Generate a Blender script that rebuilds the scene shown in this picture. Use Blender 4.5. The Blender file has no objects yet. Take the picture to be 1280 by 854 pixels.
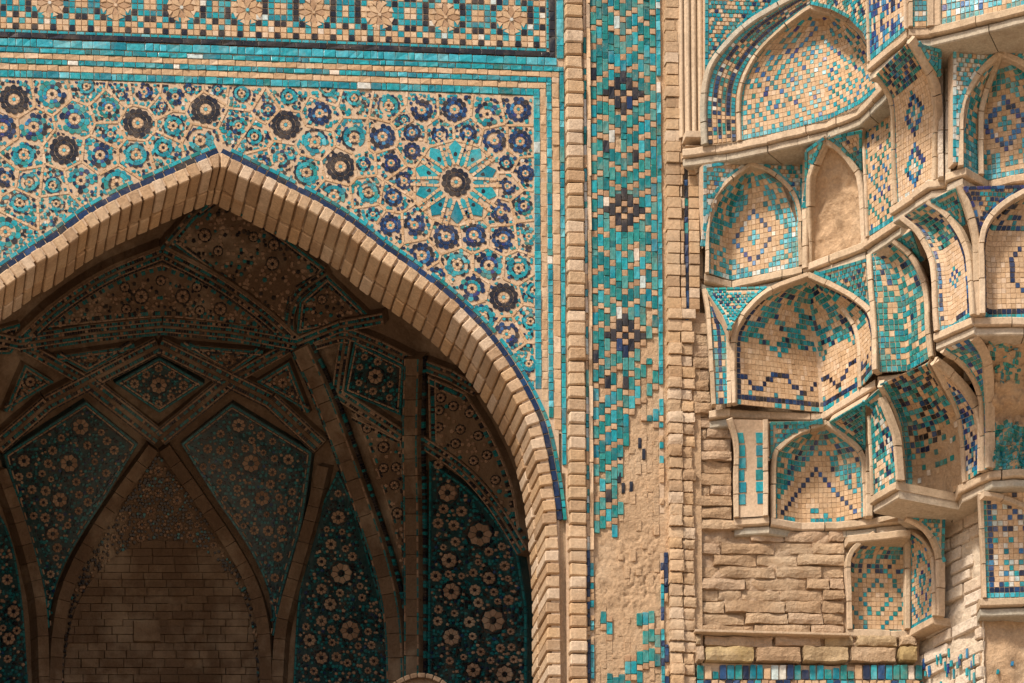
import bpy, math, random
from mathutils import Vector, Matrix, noise
import numpy as np
random.seed(7)
R = random.random
U = random.uniform

# ------------------------------------------------------------------ camera
# perspective-control (shift) lens on an upright camera standing in the courtyard;
# all measures below are photograph pixels (1280x854) turned into points of the place at their real depth
FPX, PPX, PPY = 4500.0, 49.0, 2278.0
YAW, PIT = math.radians(3.8), math.radians(2.7)
CF = Vector((math.sin(YAW)*math.cos(PIT), math.cos(YAW)*math.cos(PIT), math.sin(PIT)))
CR = Vector((math.cos(YAW), -math.sin(YAW), 0))
CU = CR.cross(CF)
def ray(px, py):
    return CF*FPX + CR*(px-PPX) + CU*(PPY-py)
_d = ray(640, 427)
CAM = Vector((0, 0, 9.8)) - _d*(18.0/_d.y)
scene = bpy.context.scene
cam = bpy.data.cameras.new('camera'); camo = bpy.data.objects.new('camera', cam)
scene.collection.objects.link(camo); scene.camera = camo
cam.sensor_width = 36; cam.lens = FPX/1280*36
cam.shift_x = (640-PPX)/1280; cam.shift_y = (PPY-427)/1280
cam.clip_end = 2000
m = Matrix((CR, CU, -CF)).transposed().to_4x4(); m.translation = CAM
camo.matrix_world = m

# ------------------------------------------------------------------ sky, sun, exposure
SUN_AZ, SUN_EL = math.radians(50), math.radians(50)      # azimuth to the left of the facade's normal
world = bpy.data.worlds.new('World'); scene.world = world; world.use_nodes = True
nt = world.node_tree; bg = nt.nodes['Background']
sky = nt.nodes.new('ShaderNodeTexSky'); sky.sky_type = 'NISHITA'; sky.sun_disc = False
sky.sun_elevation = SUN_EL
tosun = Vector((-math.sin(SUN_AZ)*math.cos(SUN_EL), -math.cos(SUN_AZ)*math.cos(SUN_EL), math.sin(SUN_EL)))
sky.sun_rotation = math.atan2(tosun.x, tosun.y)
sky.dust_density = 3.0; sky.ozone_density = 0.6
nt.links.new(sky.outputs[0], bg.inputs[0]); bg.inputs[1].default_value = 0.095
sl = bpy.data.lights.new('sun', 'SUN'); slo = bpy.data.objects.new('sun', sl)
sl.energy = 3.7; sl.angle = math.radians(8); sl.color = (1.0, 0.91, 0.79)
scene.collection.objects.link(slo)
slo.rotation_euler = (-tosun).to_track_quat('-Z', 'Y').to_euler()
scene.view_settings.view_transform = 'Standard'; scene.view_settings.look = 'None'
scene.view_settings.exposure = 0.50; scene.view_settings.gamma = 1
scene.cycles.max_bounces = 6

# ------------------------------------------------------------------ pixel -> place
def onY(px, py, Y):
    d = ray(px, py); return CAM + d*((Y-CAM.y)/d.y)
def onZ(px, py, Z):
    d = ray(px, py); return CAM + d*((Z-CAM.z)/d.z)
def fac(px, py):                       # on the facade plane, as (x, z)
    p = onY(px, py, 0.0); return (p.x, p.z)
def pix(q):                             # and back again
    d = q-CAM; f = d.dot(CF); return (PPX+FPX*d.dot(CR)/f, PPY-FPX*d.dot(CU)/f)
PX = 1/250.0                            # one photograph pixel on the facade, in metres

# ------------------------------------------------------------------ materials
def nodes_of(name):
    mt = bpy.data.materials.new(name); mt.use_nodes = True
    t = mt.node_tree; b = t.nodes['Principled BSDF']
    return mt, t, b
def ramp(t, cols, interp='CONSTANT'):
    r = t.nodes.new('ShaderNodeValToRGB'); r.color_ramp.interpolation = interp
    e = r.color_ramp.elements
    while len(e) < len(cols): e.new(1.0)
    for i, c in enumerate(cols):
        e[i].position = i/len(cols) if interp == 'CONSTANT' else i/(len(cols)-1)
        e[i].color = (*c, 1)
    return r
def rnd(t):                             # one random value per piece, whether an object or an island of a mesh
    g = t.nodes.new('ShaderNodeNewGeometry'); o = t.nodes.new('ShaderNodeObjectInfo')
    a = t.nodes.new('ShaderNodeMath'); a.operation = 'ADD'
    t.links.new(g.outputs['Random Per Island'], a.inputs[0]); t.links.new(o.outputs['Random'], a.inputs[1])
    f = t.nodes.new('ShaderNodeMath'); f.operation = 'FRACT'; t.links.new(a.outputs[0], f.inputs[0])
    return g, f
def noise_n(t, pos, scale, detail=4, rough=0.6):
    n = t.nodes.new('ShaderNodeTexNoise'); n.inputs['Scale'].default_value = scale
    n.inputs['Detail'].default_value = detail; n.inputs['Roughness'].default_value = rough
    t.links.new(pos, n.inputs['Vector']); return n
def mapr(t, sock, a, b, c=0.0, d=1.0):
    m = t.nodes.new('ShaderNodeMapRange'); m.inputs[1].default_value = a; m.inputs[2].default_value = b
    m.inputs[3].default_value = c; m.inputs[4].default_value = d
    t.links.new(sock, m.inputs[0]); return m.outputs[0]
def mixc(t, fac_, a, b, mode='MIX'):
    m = t.nodes.new('ShaderNodeMix'); m.data_type = 'RGBA'; m.blend_type = mode
    if isinstance(fac_, (int, float)): m.inputs[0].default_value = fac_
    else: t.links.new(fac_, m.inputs[0])
    for i, v in ((6, a), (7, b)):
        if isinstance(v, tuple): m.inputs[i].default_value = (*v, 1)
        else: t.links.new(v, m.inputs[i])
    return m.outputs[2]
def streaks(t, P):                      # long rain runs and soot trails down the wall
    v = t.nodes.new('ShaderNodeVectorMath'); v.operation = 'MULTIPLY'; v.inputs[1].default_value = (11, 11, 1.5)
    t.links.new(P, v.inputs[0]); n = noise_n(t, v.outputs[0], 1.0, 6, 0.65); return n.outputs[0]
def bump(t, b, sock, strength, dist):
    n = t.nodes.new('ShaderNodeBump'); n.inputs['Strength'].default_value = strength
    n.inputs['Distance'].default_value = dist
    t.links.new(sock, n.inputs['Height']); t.links.new(n.outputs[0], b.inputs['Normal'])
DUST = (0.44, 0.30, 0.17)
def glaze(name, cols, rough=0.20, chip=0.10, dust=0.16):
    mt, t, b = nodes_of(name)
    g, f = rnd(t); P = g.outputs['Position']
    r = ramp(t, cols); t.links.new(f.outputs[0], r.inputs[0])
    n1 = noise_n(t, P, 60, 3); v = mapr(t, n1.outputs[0], 0.3, 0.7, 0.72, 1.22)
    hs = t.nodes.new('ShaderNodeHueSaturation'); t.links.new(v, hs.inputs['Value']); t.links.new(r.outputs[0], hs.inputs['Color'])
    n2 = noise_n(t, P, 95, 5, 0.7); c2 = mapr(t, n2.outputs[0], 0.70-chip*0.5, 0.73-chip*0.5)
    n3 = noise_n(t, P, 9, 5, 0.7); c3 = mapr(t, n3.outputs[0], 0.50, 0.78, 0.0, dust*1.8)
    col = mixc(t, c3, hs.outputs[0], DUST)
    col = mixc(t, c2, col, (0.40, 0.27, 0.15))
    col = mixc(t, mapr(t, streaks(t, P), 0.55, 0.75, 0.0, dust*1.6), col, (0.30, 0.22, 0.14))
    t.links.new(col, b.inputs['Base Color'])
    rr = mapr(t, n3.outputs[0], 0.3, 0.7, rough, rough+0.3); t.links.new(rr, b.inputs['Roughness'])
    b.inputs['Specular IOR Level'].default_value = 0.5
    bump(t, b, n1.outputs[0], 0.35, 0.004)
    return mt
def earthen(name, cols, rough=0.9, bs=0.6, bd=0.006, stain=0.35, stainc=(0.20, 0.13, 0.075), fine=70):
    mt, t, b = nodes_of(name); cols = [(r_, g_*1.035, b_*1.13) for r_, g_, b_ in cols]
    g, f = rnd(t); P = g.outputs['Position']
    r = ramp(t, cols); t.links.new(f.outputs[0], r.inputs[0])
    n1 = noise_n(t, P, fine, 6, 0.7); v = mapr(t, n1.outputs[0], 0.3, 0.7, 0.74, 1.2)
    hs = t.nodes.new('ShaderNodeHueSaturation'); t.links.new(v, hs.inputs['Value']); t.links.new(r.outputs[0], hs.inputs['Color'])
    n3 = noise_n(t, P, 5, 7, 0.7); c3 = mapr(t, n3.outputs[0], 0.50, 0.75, 0.0, stain)
    col = mixc(t, c3, hs.outputs[0], stainc)
    n4 = noise_n(t, P, 2.6, 6, 0.65); c4 = mapr(t, n4.outputs[0], 0.50, 0.72, 0.0, 0.45)
    col = mixc(t, c4, col, (0.60, 0.48, 0.345))
    col = mixc(t, mapr(t, streaks(t, P), 0.53, 0.72, 0.0, stain*.9), col, stainc)
    t.links.new(col, b.inputs['Base Color'])
    b.inputs['Roughness'].default_value = rough; b.inputs['Specular IOR Level'].default_value = 0.2
    bump(t, b, n1.outputs[0], bs, bd)
    return mt
M = {}
M['turq'] = glaze('turquoise_glaze', [(.006,.22,.27),(.008,.27,.32),(.005,.18,.24),(.014,.30,.34),(.010,.24,.30),(.03,.32,.37)])
M['sky'] = glaze('pale_turquoise_glaze', [(.03,.32,.40),(.05,.36,.44),(.02,.30,.36),(.10,.40,.46)], dust=.2)
M['teal'] = glaze('green_teal_glaze', [(.008,.17,.16),(.012,.21,.20),(.006,.14,.15),(.02,.23,.21),(.01,.19,.20),(.06,.26,.24)], dust=.2)
M['cobalt'] = glaze('cobalt_glaze', [(.006,.020,.068),(.008,.027,.09),(.006,.014,.045),(.012,.05,.14),(.008,.020,.06)], chip=.08, dust=.06)
M['azure'] = glaze('azure_glaze', [(.015,.10,.28),(.02,.14,.33),(.03,.20,.38),(.012,.07,.22),(.02,.03,.16)], dust=.12)
M['black'] = glaze('black_glaze', [(.012,.011,.014),(.018,.015,.016),(.010,.010,.018),(.03,.024,.022)], chip=.06, dust=.10)
M['white'] = glaze('whitened_glaze', [(.62,.58,.50),(.55,.55,.50),(.48,.56,.54),(.66,.55,.44)], dust=.2)
M['sand'] = earthen('sand_tile', [(.52,.33,.175),(.54,.345,.185),(.48,.30,.155),(.56,.37,.205),(.50,.315,.165),(.53,.34,.18)], bs=.5, bd=.004)
M['flesh'] = earthen('pale_sand_tile', [(.58,.39,.225),(.60,.415,.25),(.55,.36,.20),(.62,.44,.28),(.56,.37,.205)], bs=.5, bd=.004)
M['brick'] = earthen('buff_brick', [(.49,.325,.18),(.55,.365,.205),(.40,.255,.14),(.51,.34,.195),(.44,.275,.145),(.58,.42,.27),(.52,.33,.17)], bs=.85, bd=.006)
M['plaster'] = earthen('bare_plaster', [(.50,.325,.18)], bs=.9, bd=.010, stain=.5)
M['grout'] = earthen('lime_grout', [(.53,.37,.23)], bs=.5, bd=.004)
M['mould'] = earthen('cut_brick_moulding', [(.53,.385,.24),(.57,.42,.27),(.48,.345,.21),(.55,.40,.255),(.51,.36,.22)], bs=.55, bd=.005, stain=.45)
M['stone'] = earthen('weathered_stone_lip', [(.44,.36,.25),(.48,.38,.26),(.40,.345,.25)], bs=.6, bd=.006, stain=.5)
M['ruin'] = earthen('eroded_brick', [(.47,.31,.175),(.52,.35,.20),(.43,.275,.15),(.50,.335,.20)], bs=1.0, bd=.016, stain=.45, fine=45)
M['chalk'] = earthen('pale_brick', [(.62,.49,.34),(.66,.53,.385),(.58,.44,.30)], bs=1.0, bd=.012, stain=.25, fine=45)  # brick in a paler tone than the other walls
M['yellow'] = earthen('yellowish_stone', [(.45,.31,.13),(.47,.325,.17),(.42,.28,.14)], bs=.9, bd=.012, stain=.6)
M['vault'] = earthen('shade_darkened_brick', [(.17,.105,.06),(.19,.118,.066),(.15,.09,.05)], bs=.6, bd=.006, stain=.6, stainc=(.08,.05,.03))  # vault brick: the recess's shade is put into its dark colour
M['vsand'] = earthen('shade_darkened_sand_tile', [(.31,.19,.115),(.35,.215,.13),(.26,.155,.09)], bs=.4, bd=.004)  # darker copy of the sand tile, interior shade put into the colour
M['vteal'] = glaze('shade_darkened_teal_glaze', [(.008,.14,.15),(.010,.17,.18),(.006,.11,.125)], dust=.05)  # darker copy of the teal, toned down for the vault's shade
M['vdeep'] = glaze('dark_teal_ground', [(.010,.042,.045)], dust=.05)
M['header'] = earthen('brown_header_tile', [(.42,.255,.14),(.46,.285,.155),(.38,.225,.12)], bs=.5, bd=.004)
M['paving'] = earthen('courtyard_paving', [(.40,.30,.20)], bs=.5, bd=.01)

# ------------------------------------------------------------------ scene tree
col = scene.collection
WL = {}                                 # world location of every object used as a parent
def link(o, parent, wl):
    col.objects.link(o); WL[o.name] = Vector(wl)
    if parent is not None:
        o.parent = parent; o.location = Vector(wl) - WL[parent.name]
    else:
        o.location = Vector(wl)
    return o
LABELS = set()
def thing(name, label, cat, loc, group=None):
    o = bpy.data.objects.new(name, None); o.empty_display_size = .1
    link(o, None, loc); o['label'] = label; o['category'] = cat
    assert label not in LABELS, label
    LABELS.add(label)
    if group: o['group'] = group
    return o
class MB:
    def __init__(s): s.v = []; s.f = []; s.m = []; s.mats = []
    def mi(s, k):
        if k not in s.mats: s.mats.append(k)
        return s.mats.index(k)
    def face(s, pts, k):
        i = len(s.v); s.v += [tuple(p) for p in pts]; s.f.append(tuple(range(i, i+len(pts)))); s.m.append(s.mi(k))
    def build(s, name, parent=None, kind=None, smooth=False, label=None):
        if not s.v: return None
        a = np.array(s.v); c = (a.min(0)+a.max(0))/2
        me = bpy.data.meshes.new(name); me.from_pydata((a-c).tolist(), [], s.f)
        for k in s.mats: me.materials.append(M[k])
        if len(s.mats) > 1: me.polygons.foreach_set('material_index', s.m)
        if smooth: me.polygons.foreach_set('use_smooth', [True]*len(s.f))
        me.update()
        o = bpy.data.objects.new(name, me); link(o, parent, c)
        if kind: o['kind'] = kind
        if label: o['label'] = label
        return o
def fproj(y0):                          # facade-parallel surface: (x, z) and height h towards the courtyard
    return lambda u, v, h: Vector((u, y0-h, v))
def tile(mb, poly, proj, h, k, sh=0.10, tilt=0.0, h0=-0.004):
    """one glazed piece: polygon in the surface's own plane, raised by h with a worn edge"""
    n = len(poly)
    cx = sum(p[0] for p in poly)/n; cy = sum(p[1] for p in poly)/n
    tx, ty = U(-tilt, tilt), U(-tilt, tilt)
    base = [proj(p[0], p[1], h0) for p in poly]
    top = [proj(cx+(p[0]-cx)*(1-sh), cy+(p[1]-cy)*(1-sh), h+(p[0]-cx)*tx+(p[1]-cy)*ty) for p in poly]
    i = len(mb.v); mb.v += [tuple(p) for p in base+top]
    k = mb.mi(k)
    nn = (top[1]-top[0]).cross(top[2]-top[1])
    up = proj(cx, cy, .1)-proj(cx, cy, 0)
    r = list(range(n))
    if nn.dot(up) < 0: r.reverse()
    mb.f.append(tuple(i+n+j for j in r)); mb.m.append(k)
    for a in range(n):
        p, q = r[a], r[(a+1) % n]
        mb.f.append((i+p, i+q, i+n+q, i+n+p)); mb.m.append(k)
def chbox(mb, c8, ch, k):
    """box from 8 corners (index = x + 2y + 4z bits) with chamfered edges"""
    c8 = [Vector(c) for c in c8]; kk = mb.mi(k); idx = {}
    for i in range(8):
        for ax in range(3):
            # vertex on the face normal to ax: pulled in along the two other axes
            p = c8[i].copy()
            for b in range(3):
                if b != ax:
                    e = c8[i ^ (1 << b)]-c8[i]; L = e.length
                    if L > 1e-6: p += e*min(ch/L, .45)
            idx[(i, ax)] = len(mb.v); mb.v.append(tuple(p))
    cc = sum(c8, Vector())/8
    def add(lst):
        pts = [Vector(mb.v[j]) for j in lst]
        n = (pts[1]-pts[0]).cross(pts[2]-pts[1]); mid = sum(pts, Vector())/len(pts)
        if n.dot(mid-cc) < 0: lst = lst[::-1]
        mb.f.append(tuple(lst)); mb.m.append(kk)
    for ax in range(3):
        b, c = [q for q in range(3) if q != ax]
        for s in (0, 1):
            base = s << ax
            add([idx[(base | x, ax)] for x in (0, 1 << b, (1 << b) | (1 << c), 1 << c)])
        for s in range(4):              # edges along ax
            base = ((s & 1) << b) | ((s >> 1) << c)
            i, j = base, base | (1 << ax)
            add([idx[(i, b)], idx[(i, c)], idx[(j, c)], idx[(j, b)]])
    for i in range(8): add([idx[(i, 0)], idx[(i, 1)], idx[(i, 2)]])
def brick(parent, lo, hi, k, ch=.006, jit=.004, name='brick', kind=None):
    mb = MB()
    c8 = [(hi[0] if i & 1 else lo[0], hi[1] if i & 2 else lo[1], hi[2] if i & 4 else lo[2]) for i in range(8)]
    c8 = [tuple(x+U(-jit, jit) for x in c) for c in c8]
    chbox(mb, c8, ch, k); return mb.build(name, parent)
def rough_brick(parent, lo, hi, k, er=.02, seed=0, name='brick'):
    """eroded brick: front grid pushed in unevenly, edges worn away"""
    mb = MB(); nx, nz = 7, 3; P = {}
    ex = U(.1, .3); 
    for i in range(nx+1):
        for j in range(nz+1):
            u, v = i/nx, j/nz
            x = lo[0]+(hi[0]-lo[0])*u; z = lo[2]+(hi[2]-lo[2])*v
            e = max(abs(u-.5), abs(v-.5))*2
            d = er*(noise.noise((x*9, z*14, seed))*1.1+.5) + (er*.3 if e > .99 else 0)
            P[i, j] = (x+(U(-1, 1)*er*.25), lo[1]+max(0, d), z+(U(-1, 1)*er*.22))
    i0 = len(mb.v)
    id_ = {}
    for q in P: id_[q] = len(mb.v); mb.v.append(P[q])
    kk = mb.mi(k)
    for i in range(nx):
        for j in range(nz):
            mb.f.append((id_[i, j], id_[i+1, j], id_[i+1, j+1], id_[i, j+1])); mb.m.append(kk)
    rim = [(i, 0) for i in range(nx)]+[(nx, j) for j in range(nz)]+[(i, nz) for i in range(nx, 0, -1)]+[(0, j) for j in range(nz, 0, -1)]
    bk = []
    for q in rim:
        p = P[q]; bk.append(len(mb.v)); mb.v.append((p[0], hi[1], p[2]))
    for a in range(len(rim)):
        b = (a+1) % len(rim); mb.f.append((id_[rim[b]], id_[rim[a]], bk[a], bk[b])); mb.m.append(kk)
    return mb.build(name, parent)
# shared meshes of a rectangular tile, unit size (x, y = depth, z)
UNIT = {}
def unit_mesh(k, variant):
    key = (k, variant)
    if key not in UNIT:
        mb = MB(); j = .03
        c8 = [((1 if i & 1 else -1)*.5, (1 if i & 2 else -1)*.5, (1 if i & 4 else -1)*.5) for i in range(8)]
        c8 = [(c[0]+U(-j, j)*(c[1] < 0), c[1]+(U(-.22, .22) if c[1] < 0 else 0), c[2]+U(-j, j)*(c[1] < 0)) for c in c8]
        chbox(mb, c8, .045, k)
        me = bpy.data.meshes.new('tile'); me.from_pydata(mb.v, [], mb.f); me.materials.append(M[k]); me.update()
        UNIT[key] = me
    return UNIT[key]
def utile(parent, x0, x1, z0, z1, y, h, k, name='tile'):
    """rectangular piece on a facade-parallel bed at y, standing h proud"""
    o = bpy.data.objects.new(name, unit_mesh(k, random.randrange(6)))
    d = h+.008
    link(o, parent, ((x0+x1)/2, y-h+d/2, (z0+z1)/2)); o.scale = (x1-x0, d, z1-z0)
    o.rotation_euler = (0, math.radians(U(-.8, .8)), 0)
    return o
def slab(name, parent, lo, hi, k, kind=None):
    mb = MB()
    chbox(mb, [(hi[0] if i & 1 else lo[0], hi[1] if i & 2 else lo[1], hi[2] if i & 4 else lo[2]) for i in range(8)], .002, k)
    return mb.build(name, parent, kind)

# ------------------------------------------------------------------ 2D helpers
def clip_half(poly, a, b, c):           # keep a*x + b*y <= c
    out = []
    for i in range(len(poly)):
        p, q = poly[i], poly[(i+1) % len(poly)]
        dp = a*p[0]+b*p[1]-c; dq = a*q[0]+b*q[1]-c
        if dp <= 0: out.append(p)
        if (dp < 0) != (dq < 0) and dp != dq:
            t = dp/(dp-dq); out.append((p[0]+(q[0]-p[0])*t, p[1]+(q[1]-p[1])*t))
    return out
def area(poly):
    return sum(poly[i][0]*poly[(i+1) % len(poly)][1]-poly[(i+1) % len(poly)][0]*poly[i][1] for i in range(len(poly)))/2
def ccw(poly): return list(poly) if area(poly) > 0 else list(poly)[::-1]
def inset(poly, d):                     # convex polygon shrunk by d
    poly = ccw(poly); out = poly
    for i in range(len(poly)):
        p, q = poly[i], poly[(i+1) % len(poly)]
        ex, ey = q[0]-p[0], q[1]-p[1]; L = math.hypot(ex, ey)
        if L < 1e-7: continue
        a, b = ey/L, -ex/L
        out = clip_half(out, a, b, a*p[0]+b*p[1]-d)
        if len(out) < 3: return []
    return out
def clip_convex(poly, clip):
    clip = ccw(clip)
    for i in range(len(clip)):
        p, q = clip[i], clip[(i+1) % len(clip)]
        a, b = q[1]-p[1], -(q[0]-p[0])
        if a == 0 and b == 0: continue
        poly = clip_half(poly, a, b, a*p[0]+b*p[1])
        if len(poly) < 3: return []
    return poly
def inside(pt, poly):
    x, y = pt; r = False
    for i in range(len(poly)):
        (x1, y1), (x2, y2) = poly[i], poly[i-1]
        if (y1 > y) != (y2 > y) and x < (x2-x1)*(y-y1)/(y2-y1)+x1: r = not r
    return r
def resample(path, n):
    L = [0]
    for i in range(1, len(path)): L.append(L[-1]+(Vector(path[i])-Vector(path[i-1])).length)
    out = []; j = 0
    for i in range(n+1):
        t = L[-1]*i/n
        while j < len(path)-2 and L[j+1] < t: j += 1
        s = (t-L[j])/max(L[j+1]-L[j], 1e-9)
        a, b = Vector(path[j]), Vector(path[j+1]); out.append(a+(b-a)*min(max(s, 0), 1))
    return out
def smooth_path(path, n=8):             # Catmull-Rom through the points
    P = [Vector(p) for p in path]; P = [P[0]*2-P[1]]+P+[P[-1]*2-P[-2]]; out = []
    for i in range(1, len(P)-2):
        for s in range(n):
            t = s/n; a, b, c, d = P[i-1], P[i], P[i+1], P[i+2]
            out.append(.5*((2*b)+(c-a)*t+(2*a-5*b+4*c-d)*t*t+(3*b-a-3*c+d)*t**3))
    out.append(P[-2]); return out
def length(path): return sum((Vector(path[i+1])-Vector(path[i])).length for i in range(len(path)-1))
def strip(path, w0, w1, seg, gap=.08, jit=.25):
    """quads along a 2D path, between offsets w0 and w1 to its left"""
    L = length(path); n = max(1, round(L/seg)); fine = resample(path, n*6); out = []
    cuts = [0]
    for i in range(1, n): cuts.append(i+U(-jit, jit))
    cuts.append(n)
    def at(t):
        t = min(max(t*6, 0), n*6-1e-6); i = int(t); a, b = fine[i], fine[i+1]
        p = a+(b-a)*(t-i); i0, i1 = max(0, i-2), min(len(fine)-1, i+3); d = (fine[i1]-fine[i0]).normalized()
        return p, Vector((-d.y, d.x))
    for i in range(n):
        a, na = at(cuts[i]+gap/2); b, nb = at(cuts[i+1]-gap/2)
        out.append([tuple(a+na*w0), tuple(b+nb*w0), tuple(b+nb*w1), tuple(a+na*w1)])
    return out
def pick(*wk):
    t = R()*sum(w for w, k in wk)
    for w, k in wk:
        t -= w
        if t <= 0: return k
    return wk[-1][1]

# ================================================================== GROUND
mb = MB(); mb.face([(-600, -600, 0), (600, -600, 0), (600, 600, 0), (-600, 600, 0)], 'paving')
g = mb.build('courtyard_ground'); g['kind'] = 'structure'; g['label'] = 'sandy paved courtyard ground below the facade'

# ================================================================== ARCH CURVE (outer edge of the brick ring)
limb = [(274.5, 193), (305, 208), (358, 235), (393.5, 253), (440, 282), (480, 313.5), (520, 341), (567.6, 379), (611, 423), (647, 475), (671, 522.5),
        (681, 558), (690.5, 611), (696, 660), (698.5, 720), (699.5, 790), (700.5, 860), (701.5, 960)]
limb = [Vector(fac(*p)) for p in limb]
AX = limb[0].x
limbR = smooth_path(limb, 6)
ZFLOOR = 6.7
limbR.append(Vector((limbR[-1].x, ZFLOOR)))
limbL = [Vector((2*AX-p.x, p.y)) for p in limbR]
arch_poly = [tuple(p) for p in limbR]+[tuple(p) for p in limbL[::-1][:-1]]
def grow(path, d, right=True):          # arch limb moved outwards by d
    out = []
    for i, p in enumerate(path):
        a = path[max(i-1, 0)]; b = path[min(i+1, len(path)-1)]; t = (b-a).normalized()
        n = Vector((-t.y, t.x)) if right else Vector((t.y, -t.x))
        if i == 0: n = Vector((0, 1)); s = 1.22
        else: s = 1
        out.append(p+n*d*s)
    return out
bandR = grow(limbR, 15*PX); band_poly = [tuple(p) for p in bandR]+[(2*AX-p.x, p.y) for p in bandR[::-1][:-1]]
innR = grow(limbR, -17*PX)
SOFF = .36                              # depth of the arch reveal

# ---- wall core with the arch opening
XL, XR = -6.5, fac(872, 430)[0]
ZT = 12.6
mb = MB()
for y in (.022, SOFF+.004):
    for limbp, xo in ((limbR, XR), (limbL, XL)):
        ip = grow(limbp, -6*PX, limbp is limbR)
        ip = [p for p in ip]
        for a, b in zip(ip, ip[1:]):
            mb.face([(a.x, y, a.y), (b.x, y, b.y), (b.x, y, ZT), (a.x, y, ZT)], 'brick')
        e = ip[-1]
        mb.face([(e.x, y, ZFLOOR), (xo, y, ZFLOOR), (xo, y, ZT), (e.x, y, ZT)], 'brick')
    mb.face([(XL, y, 0), (XR, y, 0), (XR, y, ZFLOOR), (XL, y, ZFLOOR)], 'brick')
mb.face([(XL, .022, ZT), (XR, .022, ZT), (XR, SOFF, ZT), (XL, SOFF, ZT)], 'brick')
mb.face([(XR, .022, 0), (XR, SOFF, 0), (XR, SOFF, ZT), (XR, .022, ZT)], 'brick')
mb.face([(XL, .022, 0), (XL, SOFF, 0), (XL, SOFF, ZT), (XL, .022, ZT)], 'brick')
core = mb.build('facade_wall'); core['label'] = 'buff brick facade wall pierced by the pointed arch, carrying the tile panels'; core['category'] = 'wall'

# ================================================================== BRICK ARCH
t = thing('brick_arch', 'pointed arch of chamfered buff bricks framing the dark vaulted recess', 'arch', (AX, 0, ZFLOOR))
mb = MB()                               # mortar bed behind the bricks
for lp, rt in ((limbR, True), (limbL, False)):
    a = grow(lp, -11*PX, rt)
    for p, q in zip(a, a[1:]): mb.face([(p.x, -.012, p.y), (q.x, -.012, q.y), (q.x, SOFF+.003, q.y), (p.x, SOFF+.003, p.y)], 'brick')
    for (p, q), (r_, s_) in zip(zip(a, a[1:]), zip(lp, lp[1:])):
        mb.face([(p.x, -.012, p.y), (q.x, -.012, q.y), (s_.x, -.012, s_.y), (r_.x, -.012, r_.y)], 'grout')
mb.build('mortar_bed', t)
for lp, rt in ((limbR, True), (limbL, False)):
    L = length(lp); n = round(L/(16.7*PX)); st = resample(lp, n*4); inn = grow(st, -17*PX, rt)
    for i in range(n):
        z_mid = st[i*4+2].y
        if z_mid < 7.9: continue
        if not rt and st[i*4+2].x < fac(-60, 400)[0]: continue
        a, b = i*4, i*4+4
        sh = .085+U(-.02, .02)
        A, B = st[a].lerp(st[b], sh), st[b].lerp(st[a], sh)
        C, D = inn[b].lerp(inn[a], sh), inn[a].lerp(inn[b], sh)
        fr = -.022+U(-.005, .005)
        cuts = [(fr, .20+U(-.012, .012)), (.217, SOFF)]
        rr = U(-.004, .004)
        for ci, (y0, y1) in enumerate(cuts):
            o = Vector((0, 0))
            mid = (C+D)/2-(A+B)/2; mid.normalize(); off = mid*(rr+U(-.002, .002))
            Cc, Dd = C+off, D+off
            c8 = [None]*8
            for bit, p in ((0, A), (1, B), (4, Dd), (5, Cc)):
                c8[bit] = (p.x, y0, p.y); c8[bit | 2] = (p.x, y1, p.y)
            mbb = MB(); chbox(mbb, [tuple(v+U(-.0015, .0015) for v in c) for c in c8], .005, 'brick')
            mbb.build('brick', t)

# ================================================================== SPANDREL MOSAIC
XSP = fac(667, 200)[0]; ZSP = fac(667, 120.5)[1]; XSL = fac(-70, 300)[0]
t = thing('spandrel_mosaic', 'star and rosette mosaic of turquoise, cobalt and black pieces above the arch', 'mosaic panel', (0, 0, fac(640, 500)[1]))
mb = MB()
for lp in (limbR, limbL):
    ip = lp
    for a, b in zip(ip, ip[1:]):
        if b.y < 7.9: continue
        mb.face([(a.x, 0, a.y), (b.x, 0, b.y), (b.x, 0, ZSP), (a.x, 0, ZSP)], 'grout')
mb.build('mortar_bed', t)
ros = []                                # (px, py, radius px, type)
for x, y in [(17.4,124.6),(80,188),(172,154),(257,137),(357,156.5),(425.5,208.5),(629.5,372)]: ros.append((x, y, 19, 'black'))
ros.append((570, 228, 55, 'star'))
for x, y in [(65,118),(108,108),(180,115),(302,117),(93,149),(136,135),(29.5,194),(125,194),(216.5,157.5),(298,157.5),(204,185),(170,194),(250,176),(318,171),
             (101,226),(36.5,228),(351.5,199),(146,231),(66,232),(42,159),(24.6,254),(70,255),(6.6,290),(361,121),(442.6,123),(485.7,132),(399.5,142),(442.6,172),(393.5,178),
             (383,216),(460.4,241),(417,246),(571.5,331),(611,332),(648,335.4),(590,361),(603,397),(633,418),(663,402),(661,455),(661,295.6),(654,490),(668,363),
             (-25,135),(-35,180),(-20,235),(-35,290),(-55,235),(-55,150),(328,205),(410,112)]: ros.append((x, y, 17, 'teal'))
for x, y in [(527,138),(568,137),(648,137),(478,171),(549.6,168),(585,167),(618,176),(650,177),(515,189),(515,166),(488.7,204),(656.7,217),(634,233),(491.6,247),
             (625.7,265.7),(517.8,281.7),(557.6,296),(592,294),(629,298),(527,319.5),(505,226),(3,160),(5.6,222),(488,282)]: ros.append((x, y, 16.5, 'cobalt'))
for x, y in [(609,143),(219,121),(654.6,258)]: ros.append((x, y, 16, 'mix'))
for x, y in [(633,203.7),(138,168),(335,137),(202,133),(454,205),(466,268),(505,150),(545,345),(152,118),(272,112),(236,112)]: ros.append((x, y, 11.5, 'small'))
S = [(Vector(fac(x, y)), r*PX, k) for x, y, r, k in ros]
fp = fproj(0.0)
def in_panel(p):
    return p[0] < XSP and p[1] < ZSP and p[0] > XSL and not inside(p, band_poly)
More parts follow.
